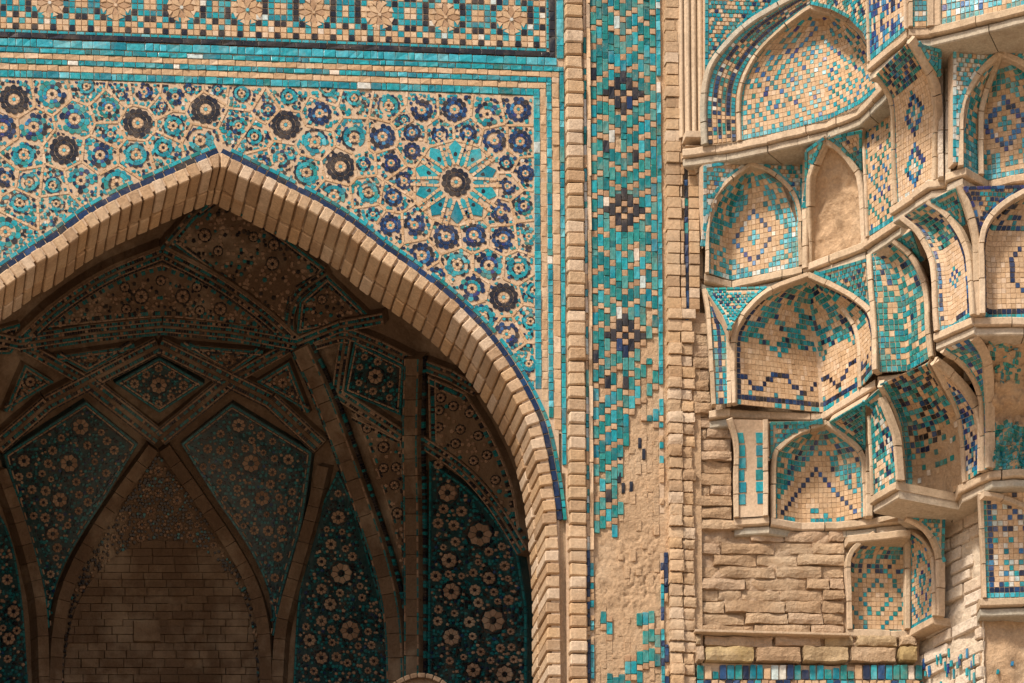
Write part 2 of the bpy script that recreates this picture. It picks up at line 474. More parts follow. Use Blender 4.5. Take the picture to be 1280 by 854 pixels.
def petal(cx, cy, a0, a1, r0, r1, gap, n=2, scallop=0.0):
    g0 = gap/max(r0, .004); g1 = gap/r1; out = []
    for j in range(n+1):
        a = a0+g0+(a1-a0-2*g0)*j/n; out.append((cx+r0*math.cos(a), cy+r0*math.sin(a)))
    for j in range(n, -1, -1):
        f = j/n; a = a0+g1+(a1-a0-2*g1)*f
        r = r1*(1+scallop*math.sin(math.pi*f))-(scallop*r1 if 0 < scallop else 0)
        out.append((cx+r*math.cos(a), cy+r*math.sin(a)))
    return out
def rosette(c, r, k, parent):
    mb = MB(); cx, cy = c; ph = R()*6.28; n = 12 if r > 14*PX else 10
    dmg = {'black': .0, 'cobalt': .12, 'teal': .16, 'mix': .2, 'small': .15}[k]
    def put(poly, kk, h=.005):
        q = (sum(p[0] for p in poly)/len(poly), sum(p[1] for p in poly)/len(poly))
        if in_panel(q): tile(mb, poly, fp, h*.6+U(-.0005, .0008), kk, .05, .04)
    if k == 'teal': k = pick((5, 'teal'), (1.4, 'mix'), (.6, 'cobalt'))
    sets = {'black': (('black',), ('black',), ('sand', 'flesh'), 'sky'), 'cobalt': (('cobalt', 'cobalt', 'cobalt', 'black'), ('cobalt', 'cobalt', 'azure'), ('flesh', 'sand'), 'turq'),
            'teal': (('turq', 'turq', 'turq', 'cobalt', 'black', 'teal'), ('turq', 'turq', 'turq', 'teal', 'cobalt'), ('flesh', 'sand'), pick((2, 'black'), (1, 'turq'))),
            'mix': (('black', 'cobalt', 'turq', 'teal'), ('turq', 'cobalt', 'azure'), ('flesh',), 'black'),
            'small': (('cobalt', 'turq', 'black'), ('turq', 'cobalt', 'cobalt'), ('flesh',), 'turq')}[k]
    style = R()
    m = n
    put([(cx+.13*r*math.cos(ph+a*1.047), cy+.13*r*math.sin(ph+a*1.047)) for a in range(6)], sets[3])
    mi = 6 if r < 14*PX else 8
    for i in range(mi):
        a = ph+i*2*math.pi/mi; put(petal(cx, cy, a, a+2*math.pi/mi, .16*r, .38*r, .0006, 2, .12), sets[2][i % len(sets[2])], .004)
    if k == 'teal' and style < .72:    # broad turquoise ring broken into arcs, dark pips outside
        for i in range(n):
            a = ph+i*2*math.pi/n
            if R() < .03: continue
            put(petal(cx, cy, a, a+2*math.pi/n, .41*r, .53*r, .0005, 2), pick((5, 'black'), (4, 'turq'), (1.4, 'flesh')))
        q = 8; skip = random.randrange(q)
        for i in range(q):
            a = ph+i*2*math.pi/q
            if R() < dmg*.7: continue
            put(petal(cx, cy, a, a+2*math.pi/q, .54*r, .82*r, .0004, 3), pick((8, 'turq'), (1.5, 'teal'), (1, 'sky')))
        for i in range(14):
            a = ph+i*2*math.pi/14
            if R() < dmg: continue
            put(petal(cx, cy, a, a+2*math.pi/14, .83*r, 1.04*r, .0006, 2, .10), pick((4, 'turq'), (4, 'black'), (2, 'cobalt')))
    else:
        for i in range(n):
            a = ph+i*2*math.pi/n
            if R() < dmg*.6: continue
            put(petal(cx, cy, a, a+2*math.pi/n, .41*r, .68*r, .0005, 2, .05), random.choice(sets[1]))
        for i in range(n):
            a = ph+i*2*math.pi/n+math.pi/n*(k in ('black', 'cobalt'))
            if R() < dmg*.7: continue
            put(petal(cx, cy, a, a+2*math.pi/n, .69*r, 1.04*r, .0005, 3, .12), random.choice(sets[0]) if k != 'teal' or R() < .8 else 'black')
    return mb.build('rosette', parent)
R0 = {}
fill = MB(); straps = MB()
bbox = [(XSL, fac(0, 520)[1]), (XSP, fac(0, 520)[1]), (XSP, ZSP), (XSL, ZSP)]
for i, (c, r, k) in enumerate(S):
    cell = bbox; nb = []
    for j, (d, rj, _) in enumerate(S):
        if j == i: continue
        v = d-c
        if v.length > .75: continue
        cc = (d.length_squared-rj*rj-c.length_squared+r*r)/2
        n0 = cell; cell = clip_half(cell, v.x, v.y, cc)
        if len(cell) < 3: break
        nb.append((j, v.x, v.y, cc))
    if len(cell) < 3: continue
    cell = ccw(cell)
    inr = min(abs((q[0]-p[0])*(p[1]-c.y)-(p[0]-c.x)*(q[1]-p[1]))/max(math.hypot(q[0]-p[0], q[1]-p[1]), 1e-9) for p, q in zip(cell, cell[1:]+cell[:1]) if math.hypot(q[0]-p[0], q[1]-p[1]) > 2*PX)
    if k not in ('star', 'black'): r = min(max(inr-1.4*PX, r*.7), (24 if k in ('teal', 'mix') else 20 if k == 'cobalt' else 15)*PX)
    for a in range(len(cell)):
        p, q = Vector(cell[a]), Vector(cell[(a+1) % len(cell)])
        if (q-p).length < 4*PX: continue
        mid = (p+q)/2; own = True
        for j, A, B, C in nb:
            if abs(A*mid.x+B*mid.y-C)/math.hypot(A, B) < 1e-5 and j < i: own = False
        if not own or R() < .08: continue
        for qd in strip([p, q], -1.45*PX, 1.45*PX, 11*PX, .04, .2):
            m = (sum(x for x, _ in qd)/4, sum(y for _, y in qd)/4)
            if in_panel(m): tile(straps, qd, fp, .003+U(-.0005, .001), pick((3, 'flesh'), (4, 'sand')), .05, .03)
    ins = inset(cell, 1.8*PX)
    if len(ins) < 3: continue
    xs = [p[0] for p in ins]; ys = [p[1] for p in ins]; st = 4.7*PX
    y = min(ys)
    while y < max(ys):
        x = min(xs)+(R()*st)
        while x < max(xs):
            px, py = x+U(-.3, .3)*st, y+U(-.3, .3)*st
            dd = math.hypot(px-c.x, py-c.y)
            rlim = (r*1.0 if k != 'star' else 58*PX)+1.6*PX
            if dd > rlim and inside((px, py), ins) and in_panel((px, py)) and R() < .95:
                rr = U(2.6, 3.5)*PX; nv = random.choice((4, 4, 5, 5)); ph = R()*6.28
                poly = [(px+rr*U(.8, 1.15)*math.cos(ph+q*6.283/nv), py+rr*U(.8, 1.15)*math.sin(ph+q*6.283/nv)) for q in range(nv)]
                poly = clip_convex(poly, ins)
                if len(poly) > 2: tile(fill, poly, fp, .0028+U(-.0006, .001), pick((6, 'turq'), (1.4, 'teal'), (1.4, 'cobalt'), (2.0, 'black'), (.7, 'flesh'), (.1, 'white')), .14, .06)
            x += st
        y += st
    if k == 'star':
        star = rosette(c, 19*PX, 'black', t); star.name = 'star_medallion'; WL[star.name] = Vector(star.location)+WL[t.name]
        for q in range(10):
            a = math.radians(90+36*q+1); e = Vector((math.cos(a), math.sin(a))); f = Vector((-e.y, e.x))
            def pt(u, v): return tuple(c+e*u*PX+f*v*PX)
            mbp = MB()
            tile(mbp, [pt(25, 0), pt(31, 7.6), pt(38, 10.6), pt(47, 8.6), pt(56, 0), pt(47, -8.6), pt(38, -10.6), pt(31, -7.6)], fp, .0035, 'turq', .04, .02)
            if q in (0, 1, 2, 3, 4, 6, 7, 8, 9):
                tile(mbp, [pt(37+3.6*math.cos(s*1.05)*U(.6, 1.2), 3.2*math.sin(s*1.05)*U(.6, 1.2)) for s in range(6)], fp, .0048, 'black', .1)
            mbp.build('petal', star)
            a += math.radians(18); e = Vector((math.cos(a), math.sin(a))); f = Vector((-e.y, e.x))
            mbp = MB(); tile(mbp, [pt(21, 0), pt(28, 5.5), pt(36, 3), pt(36, -3), pt(28, -5.5)], fp, .003, 'turq', .1, .04); mbp.build('petal', star)
            for s in (-1, 1):           # sand straps running between the petals
                p0, p1 = Vector(pt(22, 5.2*s)), Vector(pt(60, 4*s))
                for qd in strip([p0, p1], -1.9*PX, 1.9*PX, 8*PX, .06, .2): tile(straps, qd, fp, .0055, pick((3, 'flesh'), (4, 'sand')), .1, .03)
            for s in range(8):
                w = U(-6, 6); uu = U(40, 62); tile(fill, [pt(uu+2.2*math.cos(x*1.26), w+2.2*math.sin(x*1.26)) for x in range(5)], fp, .004, pick((3, 'turq'), (2, 'cobalt'), (1, 'flesh')), .1)
    else:
        rosette(c, r, k, t)
straps.build('strapwork', t, 'stuff'); fill.build('tesserae', t, 'stuff')
# cobalt and turquoise edging along the arch
edge = thing('arch_edging', 'double line of cobalt and turquoise tiles hugging the top of the brick arch', 'tile border', (AX, 0, limb[0].y))
for lp, rt in ((limbR, 1), (limbL, -1)):
    path = [p for p in lp if p.y > fac(697, 660)[1] and p.x > fac(-60, 300)[0]]
    for w0, w1, kk, sg, hh in ((.6, 8.0, ('cobalt', 'cobalt', 'cobalt', 'cobalt', 'cobalt', 'azure'), 16, .008), (9.2, 13.8, ('turq', 'turq', 'teal'), 13, .006)):
        for qd in strip(path, rt*w0*PX, rt*w1*PX, sg*PX, .07, .3):
            if kk[0] == 'turq' and R() < .08: continue
            m1 = MB(); tile(m1, qd, fp, hh, (random.choice(kk) if kk[0] == 'turq' else pick((9, 'cobalt'), (1, 'black'))), .05, .02); m1.build('tile', edge)

# ================================================================== FRAME OF TURQUOISE AND SAND BANDS
fr = thing('band_frame', 'stepped frame of turquoise and sand coloured bands around the arch mosaic', 'tile border', (0, 0, fac(640, 110)[1]))
XLb = fac(-70, 60)[0]
def X(px): return fac(px, 160)[0]
def Z(py): return fac(680, py)[1]
def Zr(py): return fac(790, py)[1]
def run(a, b, lens):
    out = []; p = a
    while p < b-.01:
        q = min(b, p+random.choice(lens)*PX*U(.85, 1.15))
        if b-q < 4*PX: q = b
        out.append((p, q)); p = q
    return out
ZB = fac(700, 900)[1]
bands = [('turquoise_band', 112.2, 119.8, 667.2, 674.6, 'turq', (7, 10, 13, 16, 9), .008), ('sand_band', 104, 110.8, 675.6, 682.6, 'sand', (10, 14, 18, 12), .006),
         ('turquoise_band', 97.4, 102.8, 683.6, 689.4, 'turq', (7, 9, 12, 14), .008), ('sand_band', 90.2, 96.4, 690.4, 698.8, 'sand', (12, 16, 20), .007),
         ('turquoise_band', 83.6, 89.0, 700, 705, 'turq', (9, 14, 20, 11), .008)]
for name, zt, zb, x0, x1, k, lens, h in bands:
    bd = MB()
    bd.face([(XLb, .004, Z(zb+.4)), (X(x1), .004, Z(zb+.4)), (X(x1), .004, Z(zt-.6)), (XLb, .004, Z(zt-.6))], 'grout')
    zcut = Z(zb)
    while zcut > ZB and not inside((X(x0-1.5), zcut), band_poly): zcut -= .01
    zcut = max(zcut, ZB)
    bd.face([(X(x0-.5), .0045, zcut), (X(x1+.5), .0045, zcut), (X(x1+.5), .0045, Z(zb)), (X(x0-.5), .0045, Z(zb))], 'grout')
    b = bd.build(name, fr)
    for p, q in run(XLb, X(x0), lens):
        kk = k
        if k == 'turq': kk = pick((20, 'turq'), (2, 'sky'), (.5, 'white'), (1, 'teal'))
        elif R() < .25: kk = 'flesh'
        utile(b, p+.4*PX, q-.4*PX, Z(zb), Z(zt), .003, h+U(-.002, .002), kk)
    for p, q in run(ZB, Z(zb), lens):
        py = pix(Vector((X(x0), 0, (p+q)/2)))[1]
        if k == 'turq' and x0 > 699 and py > 470 and R() < min(.75, (py-470)/300): 
            kk = pick((1, 'white'), (2, 'sand'), (2, 'teal'), (1, 'sky'))
        elif k == 'turq': kk = pick((14, 'turq'), (2, 'sky'), (2, 'teal'), (.4, 'white'))
        else: kk = pick((3, 'sand'), (1, 'flesh'))
        if inside((X(x0-1.5), (p+q)/2), band_poly): continue
        utile(b, X(x0), X(x1), p+.4*PX, q-.4*PX, .003, h+U(-.002, .002), kk)
    # mitred corner piece
    mc = MB(); tile(mc, [(X(x0), Z(zb)), (X(x1), Z(zt)), (X(x0), Z(zt))], fproj(.003), h, k, .06); tile(mc, [(X(x0), Z(zb)), (X(x1), Z(zb)), (X(x1), Z(zt))], fproj(.003), h, k, .06); mc.build('corner_tile', b)

# ================================================================== FRIEZE AT THE TOP
fz = thing('star_frieze', 'frieze of sand stars, turquoise and black squares across the top edge', 'mosaic panel', (0, 0, Z(70)))
ZTF = Z(-95)
mb = MB(); mb.face([(XLb, .003, Z(83)), (X(705), .003, Z(83)), (X(705), .003, ZTF), (XLb, .003, ZTF)], 'grout'); mb.build('mortar_bed', fz)
bl = MB(); bl.face([(XLb, .0025, Z(71.8)), (X(694.6), .0025, Z(71.8)), (X(694.6), .0025, Z(65.6)), (XLb, .0025, Z(65.6))], 'grout'); bb = bl.build('black_band', fz)
for p, q in run(XLb, X(687), (11, 18, 24, 30)): utile(bb, p+.3*PX, q-.3*PX, Z(71.6), Z(65.8), .002, .010+U(-.001, .002), 'black')
for p, q in run(Z(65.4), ZTF, (11, 18, 24)): utile(bb, X(687.4), X(694.4), p+.3*PX, q-.3*PX, .002, .010, 'black')
utile(bb, X(687.4), X(694.4), Z(71.6), Z(65.8), .002, .010, 'black')
sk = MB(); sk.face([(XLb, .0022, Z(82.2)), (X(705), .0022, Z(82.2)), (X(705), .0022, Z(72.6)), (XLb, .0022, Z(72.6))], 'grout'); sb = sk.build('pale_turquoise_band', fz)
for p, q in run(XLb, X(696.5), (12, 16, 22, 9)): utile(sb, p+.25*PX, q-.25*PX, Z(82), Z(73), .0015, .008+U(-.002, .002), pick((4, 'sky'), (1, 'turq')))
for p, q in run(Z(73), ZTF, (12, 18, 24)): utile(sb, X(696.5), X(705), p+.25*PX, q-.25*PX, .0015, .008, pick((4, 'sky'), (1, 'turq')))
mb = MB(); pf = fproj(.002)
def rect(x0, x1, z0, z1, g=.5): return [(x0+g*PX, z0+g*PX), (x1-g*PX, z0+g*PX), (x1-g*PX, z1-g*PX), (x0+g*PX, z1-g*PX)]
for p, q in run(XLb, X(684), (9, 12, 14)): tile(mb, rect(p, q, Z(65), Z(61)), pf, .006, pick((6, 'turq'), (1, 'sky')), .06)
for p, q in run(Z(61), ZTF, (9, 12)): tile(mb, rect(X(683.4), X(687), p, q), pf, .006, 'turq', .06)
zc0 = Z(60.6); cell = 8.05*PX; rh = 7.9*PX; p = X(683)-cell; c = 0
while p > XLb:
    k = 'black' if c % 3 == 1 else ('flesh' if R() < .5 else 'sand')
    tile(mb, rect(p, p+cell, zc0, zc0+rh), pf, .006+U(-.001, .002), k, .06, .03); p -= cell; c += 1
stars = [X(62+82.6*i) for i in range(-2, 8)]; zs = zc0+rh*4.6
z = zc0+rh; row = 1; x_r = X(683)
while z < ZTF:
    p = x_r-cell; cc = 0
    zz = z; rr = row
    if rr > 4.6: rr = 9-rr if row < 10 else random.randrange(5)
    while p > XLb:
        xm, zm = p+cell/2, z+rh/2
        s = min(stars, key=lambda q: abs(q-xm)); d = abs(xm-s)/cell
        if math.hypot(xm-s, zm-zs) > 2.05*cell:
            di = round(d); k = pick((2, 'sand'), (2, 'flesh'))
            if rr == 1 and di in (1, 4): k = 'turq'
            if rr == 2: k = {2: 'black', 5: 'black', 1: 'turq', 3: 'turq', 4: k}.get(di, k)
            if rr == 3: k = {3: 'black', 4: 'turq', 2: 'turq', 5: 'turq'}.get(di, k)
            if rr == 4: k = {3: 'black' if R() < .6 else 'turq', 4: 'turq', 5: k}.get(di, k)
            if rr == 0: k = {5: 'black', 4: 'turq'}.get(di, k)
            if cc == 0: k = 'black' if row % 3 == 0 else 'flesh'
            g = .5
            if R() < .04: k = 'white'
            tile(mb, rect(p, p+cell, z, z+rh, U(.35, .7)), pf, .004+U(-.001, .001), k, .06, .04)
        p -= cell; cc += 1
    z += rh; row += 1
mb.build('tesserae', fz, 'stuff')
for s in stars:
    ms = MB()
    for q in range(8):
        a = q*math.pi/4+.02; r = 2.5*cell
        def pp(rad, an): return (s+rad*math.cos(an), zs+rad*math.sin(an))
        tile(ms, [pp(.35*cell, a), pp(1.45*cell, a-.36), pp(r, a), pp(1.45*cell, a+.36)], pf, .0028, 'sand' if q % 2 else 'header', .02, .01)
        tile(ms, [pp(1.55*cell, a+.40), pp(2.35*cell, a+.18), pp(2.4*cell, a+.6)], pf, .006, 'flesh', .03)
    tile(ms, [(s+.32*cell*math.cos(q), zs+.32*cell*math.sin(q)) for q in (0, 1.05, 2.1, 3.14, 4.2, 5.2)], pf, .008, pick((2, 'flesh'), (1, 'white'), (1, 'sky')), .1)
    ms.build('star_flower', fz)

# ================================================================== BRICK STRIP BETWEEN FRAME AND TILE PILASTER
bs = thing('brick_strip', 'upright strip of chamfered square bricks between band frame and tile pilaster', 'brick border', (X(717), 0, 7.5))
mb = MB(); mb.face([(X(704), .004, 7.4), (X(730), .004, 7.4), (X(730), .004, ZTF), (X(704), .004, ZTF)], 'grout'); mb.build('mortar_bed', bs)
z = fac(715, 900)[1]
while z < ZTF:
    hgt = U(16.3, 17.3)*PX
    x0, x1 = X(706.5)+U(-.003, .003), X(728)+U(-.003, .003)
    mbb = MB(); yf = -.040+U(-.006, .004)
    c8 = [(x1 if i & 1 else x0, .01 if i & 2 else yf, z+hgt*.94 if i & 4 else z+hgt*.015) for i in range(8)]
    chbox(mbb, [tuple(v+U(-.003, .003) for v in c) for c in c8], .007, 'brick'); mbb.build('brick', bs)
    z += hgt

# ================================================================== TILE PILASTER
tp = thing('tile_pilaster', 'tall pilaster of upright teal tiles with black lozenges, bare plaster below', 'pilaster', (X(780), 0, 7.5))
XP0, XP1 = X(738.6), X(820.4)
nx, nz = 70, 560
mb = MB(); ids = {}
zlo, zhi = fac(780, 930)[1], ZTF
for i in range(nx+1):
    for j in range(nz+1):
        x = X(728)+(X(833)-X(728))*i/nx; z = zlo+(zhi-zlo)*j/nz; py = pix(Vector((x, 0, z)))[1]
        amp = .004
        if 655 < py < 775: amp = .004+.007*max(0, math.sin((py-655)/120*math.pi))*max(0, min(1, .55+noise.noise((x*4, z*4, 3))))
        d = noise.fractal((x*14, z*14, 1), 1, 2, 4)*amp
        d += .003*noise.noise((x*60, z*60, 5))
        if 640 < py < 785:
            mk = max(0, noise.noise((x*5, z*5, 11))+.35)*max(0, math.sin((py-640)/145*math.pi))*min(1, max(0, (x-X(755))/.1))
            d += .016*mk*abs(noise.fractal((x*34, z*34, 6), 1, 2, 3))+.006*mk*noise.noise((x*90, z*90, 2))
        ids[i, j] = len(mb.v); mb.v.append((x, .005+d, z))
kk = mb.mi('plaster')
for i in range(nx):
    for j in range(nz): mb.f.append((ids[i, j], ids[i+1, j], ids[i+1, j+1], ids[i, j+1])); mb.m.append(kk)
mb.build('bare_plaster', tp, smooth=True)
keep = [[(730, -100), (828, -100), (828, 330), (829, 385), (822, 415), (806, 428), (797, 445), (790, 452), (800, 475), (807, 490), (805, 508), (792, 516), (787, 540), (780, 560), (776, 600), (776, 640), (775, 664), (730, 664)],
        [(806, 448), (828, 448), (828, 468), (820, 492), (812, 494), (805, 478)], [(806, 520), (826, 505), (826, 531), (806, 531)],
        [(795, 763), (822, 763), (822, 784), (832, 786), (833, 832), (818, 832), (805, 848), (780, 870), (758, 870), (760, 846), (778, 842), (782, 822), (800, 818), (805, 801), (802, 786), (795, 782)],
        [(748, 767), (757, 767), (764, 785), (764, 800), (755, 800), (748, 780)]]
def have(px, py):
    px += 4*noise.noise((px*.2, py*.2, 1)); py += 5*noise.noise((px*.2, py*.2, 9))
    return any(inside((px, py), k) for k in keep)
ncol = 11; cw = (XP1-XP0)/ncol; ch = 8.3*PX
mot = [(779, 117), (780.5, 263), (783, 420), (778, -30)]
MOT = {0: ((2, 1), (1, 0), (1, 1), (1, 0), (2, 1)), 1: ((2, 1), (1, 0), (2, 1)), 2: ((1, 0), (2, 1), (1, 0)), 3: ((1, 1),)}
zmot = [fac(mx, my)[1] for mx, my in mot]
for c in range(ncol):
    x0, x1 = XP0+c*cw+.35*PX, XP0+(c+1)*cw-.35*PX
    z = ZTF-((abs(c-5)*1.0+U(-.06, .06)) % 3)*ch
    dc = abs(c-5); seq = []; st_ = 0
    while z > zlo:                      # stretchers and headers down the column, the black lozenges let in at their places
        L = (2*ch, ch)[st_ % 2]*U(.97, 1.03); hit = None
        if dc in MOT:
            half = sum(q[0] for q in MOT[dc])*ch/2
            for zm in zmot:
                if z > zm+half > z-L: hit = zm
        if hit is not None:
            if z-(hit+half) > .4*ch: seq.append((z, hit+half, st_ % 2, 0))
            z = hit+half
            for q, dark in MOT[dc]: seq.append((z, z-q*ch, 1-dark, dark)); z -= q*ch
            st_ += 1; continue
        seq.append((z, z-L, st_ % 2, 0)); z -= L; st_ += 1
    for za_, zb_, head, dark in seq:
        pxm, py = pix(Vector(((x0+x1)/2, 0, (za_+zb_)/2)))
        if dark: k = pick((6, 'black'), (1, 'cobalt'))
        elif head: k = 'header' if R() < .86 else 'teal'
        else: k = pick((13, 'teal'), (3, 'turq'), (.2, 'white'), (.25, 'black'))
        if not dark and not have(pxm, py):
            if R() < (.65 if not 650 < py < 765 else .22):
                utile(tp, x0, x1, zb_+.2*PX, za_-.2*PX, .006, .003+U(-.003, .003), 'plaster')
        elif R() < .975 or dark:
            utile(tp, x0, x1, zb_+.35*PX, za_-.35*PX, .004, .008+U(-.002, .002), k)
for x, z0 in ((797, 548), (802, 562), (771, 592), (776, 605), (786, 603), (772, 571)):
    o = utile(tp, X(x-2.5), X(x+1.5), Z(z0+9), Z(z0-4), .004, .006, 'black')
# edging strips to both sides
def vstrip(name, xa, xb, py0, py1, lens, ks, h=.009, miss=0.0, y=.002):
    m1 = MB(); m1.face([(X(xa-.4), y+.001, Zr(py1)), (X(xb+.4), y+.001, Zr(py1)), (X(xb+.4), y+.001, Zr(py0)), (X(xa-.4), y+.001, Zr(py0))], 'grout')
    b = m1.build(name, tp)
    for p, q in run(Zr(py1), Zr(py0), lens):
        if R() < miss: continue
        utile(b, X(xa), X(xb), p+.3*PX, q-.3*PX, y, h+U(-.002, .002), pick(*ks))
vstrip('left_edging', 729.4, 732.8, -95, 690, (14, 20, 9), ((3, 'sky'), (3, 'white'), (3, 'flesh'), (2, 'teal')), .012)
vstrip('left_moulding', 733.2, 737.6, -95, 690, (30, 40), ((1, 'flesh'),), .018)
vstrip('left_cobalt_edging', 729.4, 732.8, 690, 900, (8, 10, 6), ((3, 'cobalt'), (2, 'black'), (1.5, 'sand')), .010, .12)
vstrip('left_turquoise_edging', 733.4, 737.6, 690, 900, (8, 10, 6), ((5, 'turq'), (2, 'sand'), (1, 'sky')), .010, .1)
vstrip('right_edging', 821.2, 826, -95, 480, (9, 13, 16, 11), ((8, 'turq'), (2, 'sky'), (1, 'white'), (1, 'teal')), .010, .03)
vstrip('right_edging', 821.2, 826, 480, 640, (8, 10), ((3, 'turq'), (3, 'sand')), .008, .5)
vstrip('right_edging', 821.2, 825, 690, 900, (8, 11), ((4, 'turq'), (1, 'sand'), (1, 'cobalt')), .009, .1)
vstrip('right_cobalt_edging', 825.6, 830, 690, 752, (8, 11), ((4, 'cobalt'), (1, 'sand')), .009, .1)
vstrip('right_cobalt_edging', 825.6, 830, 805, 900, (8, 11), ((4, 'cobalt'), (1, 'sand')), .009, .3)

# ================================================================== QUOIN BRICKS RIGHT OF THE PILASTER
qn = thing('quoin_pier', 'slim pier of worn buff bricks right of the tile pilaster', 'pier', (X(848), 0, 7.5))
mb = MB(); mb.face([(X(827), .006, 7.3), (X(873), .006, 7.3), (X(873), .006, ZTF), (X(827), .006, ZTF)], 'plaster'); mb.build('mortar_bed', qn)
z = zlo; i = 0
while z < ZTF:
    h = U(14, 15.6)*PX; py = pix(Vector((X(850), 0, z)))[1]
    e = .002+.007*max(0, min(1, (py-380)/150))
    rough_brick(qn, (X(831.5)+U(-.004, .004), -.034+U(-.006, .006), z+.0035), (X(847.5)+U(-.006, .006), .02, z+h-.003), 'brick', e, i)
    if py > 200:
        w = 857 if 200 < py < 400 else 866
        rough_brick(qn, (X(848.5), -.030+U(-.006, .006)+.01*(py > 450), z+.0035+U(0, .004)), (X(852.5 if 200 < py < 400 else 863)+U(-.01, .01), .02, z+h-.003), 'brick', e*1.2, i+50)
        if 400 <= py < 525:
            rough_brick(qn, (X(862.5)+U(-.01, .01), -.004+U(-.008, .008), z+.0035), (X(884)+U(-.01, .01), .03, z+h-.003), 'ruin', e*1.5, i+90)
        if 200 < py < 400:
            rough_brick(qn, (X(858.6), -.030+U(-.006, .006), z+.0035), (X(871), .02, z+h-.003), 'brick', e, i+90)
    z += h; i += 1
def qstrip():
    za_, zb_ = fac(856, 402)[1], fac(856, 196)[1]
    m1 = MB(); m1.face([(X(853), -.012, za_), (X(858.4), -.012, za_), (X(858.4), -.012, zb_), (X(853), -.012, zb_)], 'grout'); b = m1.build('cobalt_strip', qn)
    for p, q in run(za_, zb_, (9, 12, 15)): utile(b, X(853.6), X(857.8), p+.3*PX, q-.3*PX, -.013, .007, pick((4, 'cobalt'), (1, 'teal'), (1, 'black')))
qstrip()
cl = thing('engaged_colonettes', 'cluster of slender plaster colonettes on a plinth above the quoin pier', 'column', (X(864), 0, fac(864, 187)[1]))
for x, r in ((850.5, 3.2), (858, 4.2), (866, 4.0), (874, 4.2)):
    mb = MB(); n = 10; x0 = X(x); zz = [fac(864, 177)[1], fac(864, 90)[1], fac(864, 0)[1], ZTF]
    for a in range(len(zz)-1):
        for s in range(n):
            a0, a1 = math.pi*s/n, math.pi*(s+1)/n
            def q(an, z): return (x0-r*PX*math.cos(an)+.0015*noise.noise((z*9, an, x)), -.025-r*PX*1.5*math.sin(an), z)
            mb.face([q(a0, zz[a]), q(a1, zz[a]), q(a1, zz[a+1]), q(a0, zz[a+1])], 'mould')
    mb.build('shaft', cl)
slab('plinth', cl, (X(851), -.10, fac(864, 184)[1]), (X(881), .02, fac(864, 176)[1]), 'mould')
slab('plinth', cl, (X(852), -.075, fac(864, 192)[1]), (X(880), .02, Z(184.5)), 'mould')
slab('backing', cl, (X(846.5), -.028, fac(864, 176)[1]), (X(879.5), .02, ZTF), 'mould')

# ================================================================== VAULTED RECESS BEHIND THE ARCH
# a half-dome on an apse wall; ribs stand proud of it, panels lie a little deeper
p0 = onY(198, 780, 3.0)
EX, EY, EZ = p0.x, SOFF+.002, p0.z
EA, EB, EC = 2.12, 3.0-EY, 1.92
def apse(px, py, h=0.0):
    d = ray(px, py); o = CAM-Vector((EX, EY, EZ))
    def solve(c):
        A = (d.x/EA)**2+(d.y/EB)**2+(d.z/c)**2; B = 2*(o.x*d.x/EA**2+o.y*d.y/EB**2+o.z*d.z/c**2)
        C = (o.x/EA)**2+(o.y/EB)**2+(o.z/c)**2-1
        D = max(B*B-4*A*C, 0); return (-B+math.sqrt(D))/(2*A)
    t = solve(EC); q = o+d*t; c = EC
    if q.z < 0: t = solve(1e6); q = o+d*t; c = 1e6
    n = -Vector((q.x/EA**2, q.y/EB**2, q.z/c**2)).normalized()
    return q+Vector((EX, EY, EZ))+n*h
va = thing('vaulted_recess', 'dark half-domed recess with tiled ribs and panels seen through the arch', 'vault', (EX, 1.5, ZFLOOR))
mb = MB(); nt_, np_ = 48, 18; ids = {}
for i in range(nt_+1):
    th = math.pi*i/nt_
    for j in range(np_+2):
        if j == 0: x, y, z = EA*math.cos(th), EB*math.sin(th), ZFLOOR-EZ
        else:
            ph = math.pi/2*(j-1)/np_; x, y, z = EA*math.cos(th)*math.cos(ph), EB*math.sin(th)*math.cos(ph), EC*math.sin(ph)
        ids[i, j] = len(mb.v); mb.v.append((EX+x*1.003, EY+y*1.003, EZ+z*1.003))
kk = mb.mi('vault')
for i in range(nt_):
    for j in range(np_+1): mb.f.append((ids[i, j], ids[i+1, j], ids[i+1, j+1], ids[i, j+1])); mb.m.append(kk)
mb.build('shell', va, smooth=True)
mb = MB(); mb.face([(EX-2.2, EY, ZFLOOR), (EX+2.2, EY, ZFLOOR), (EX+2.2, 3.1, ZFLOOR), (EX-2.2, 3.1, ZFLOOR)], 'vault'); mb.build('floor', va)

def vp(h0): return lambda u, v, h: apse(u, v, h0+h)
def plate(poly, h, k, name, parent, thick=.05, n=6):
    """solid panel following the vault, outline in photograph pixels, raised by h"""
    c = Vector((sum(p[0] for p in poly)/len(poly), sum(p[1] for p in poly)/len(poly)))
    pts = []
    for i in range(len(poly)):
        a, b = Vector(poly[i]), Vector(poly[(i+1) % len(poly)]); m = max(1, int((b-a).length/14))
        pts += [a.lerp(b, s/m) for s in range(m)]
    mb = MB(); rings = [0, .25, .5, .75, 1]; idr = []
    for r in rings:
        idr.append([])
        for p in pts: q = c.lerp(p, r); idr[-1].append(len(mb.v)); mb.v.append(tuple(apse(q.x, q.y, h)))
    idr.append([])
    for p in pts: idr[-1].append(len(mb.v)); mb.v.append(tuple(apse(p.x, p.y, h-thick)))
    kk = mb.mi(k); N = len(pts)
    for a in range(len(idr)-1):
        for i in range(N): mb.f.append((idr[a][i], idr[a][(i+1) % N], idr[a+1][(i+1) % N], idr[a+1][i])); mb.m.append(kk)
    return mb.build(name, parent)
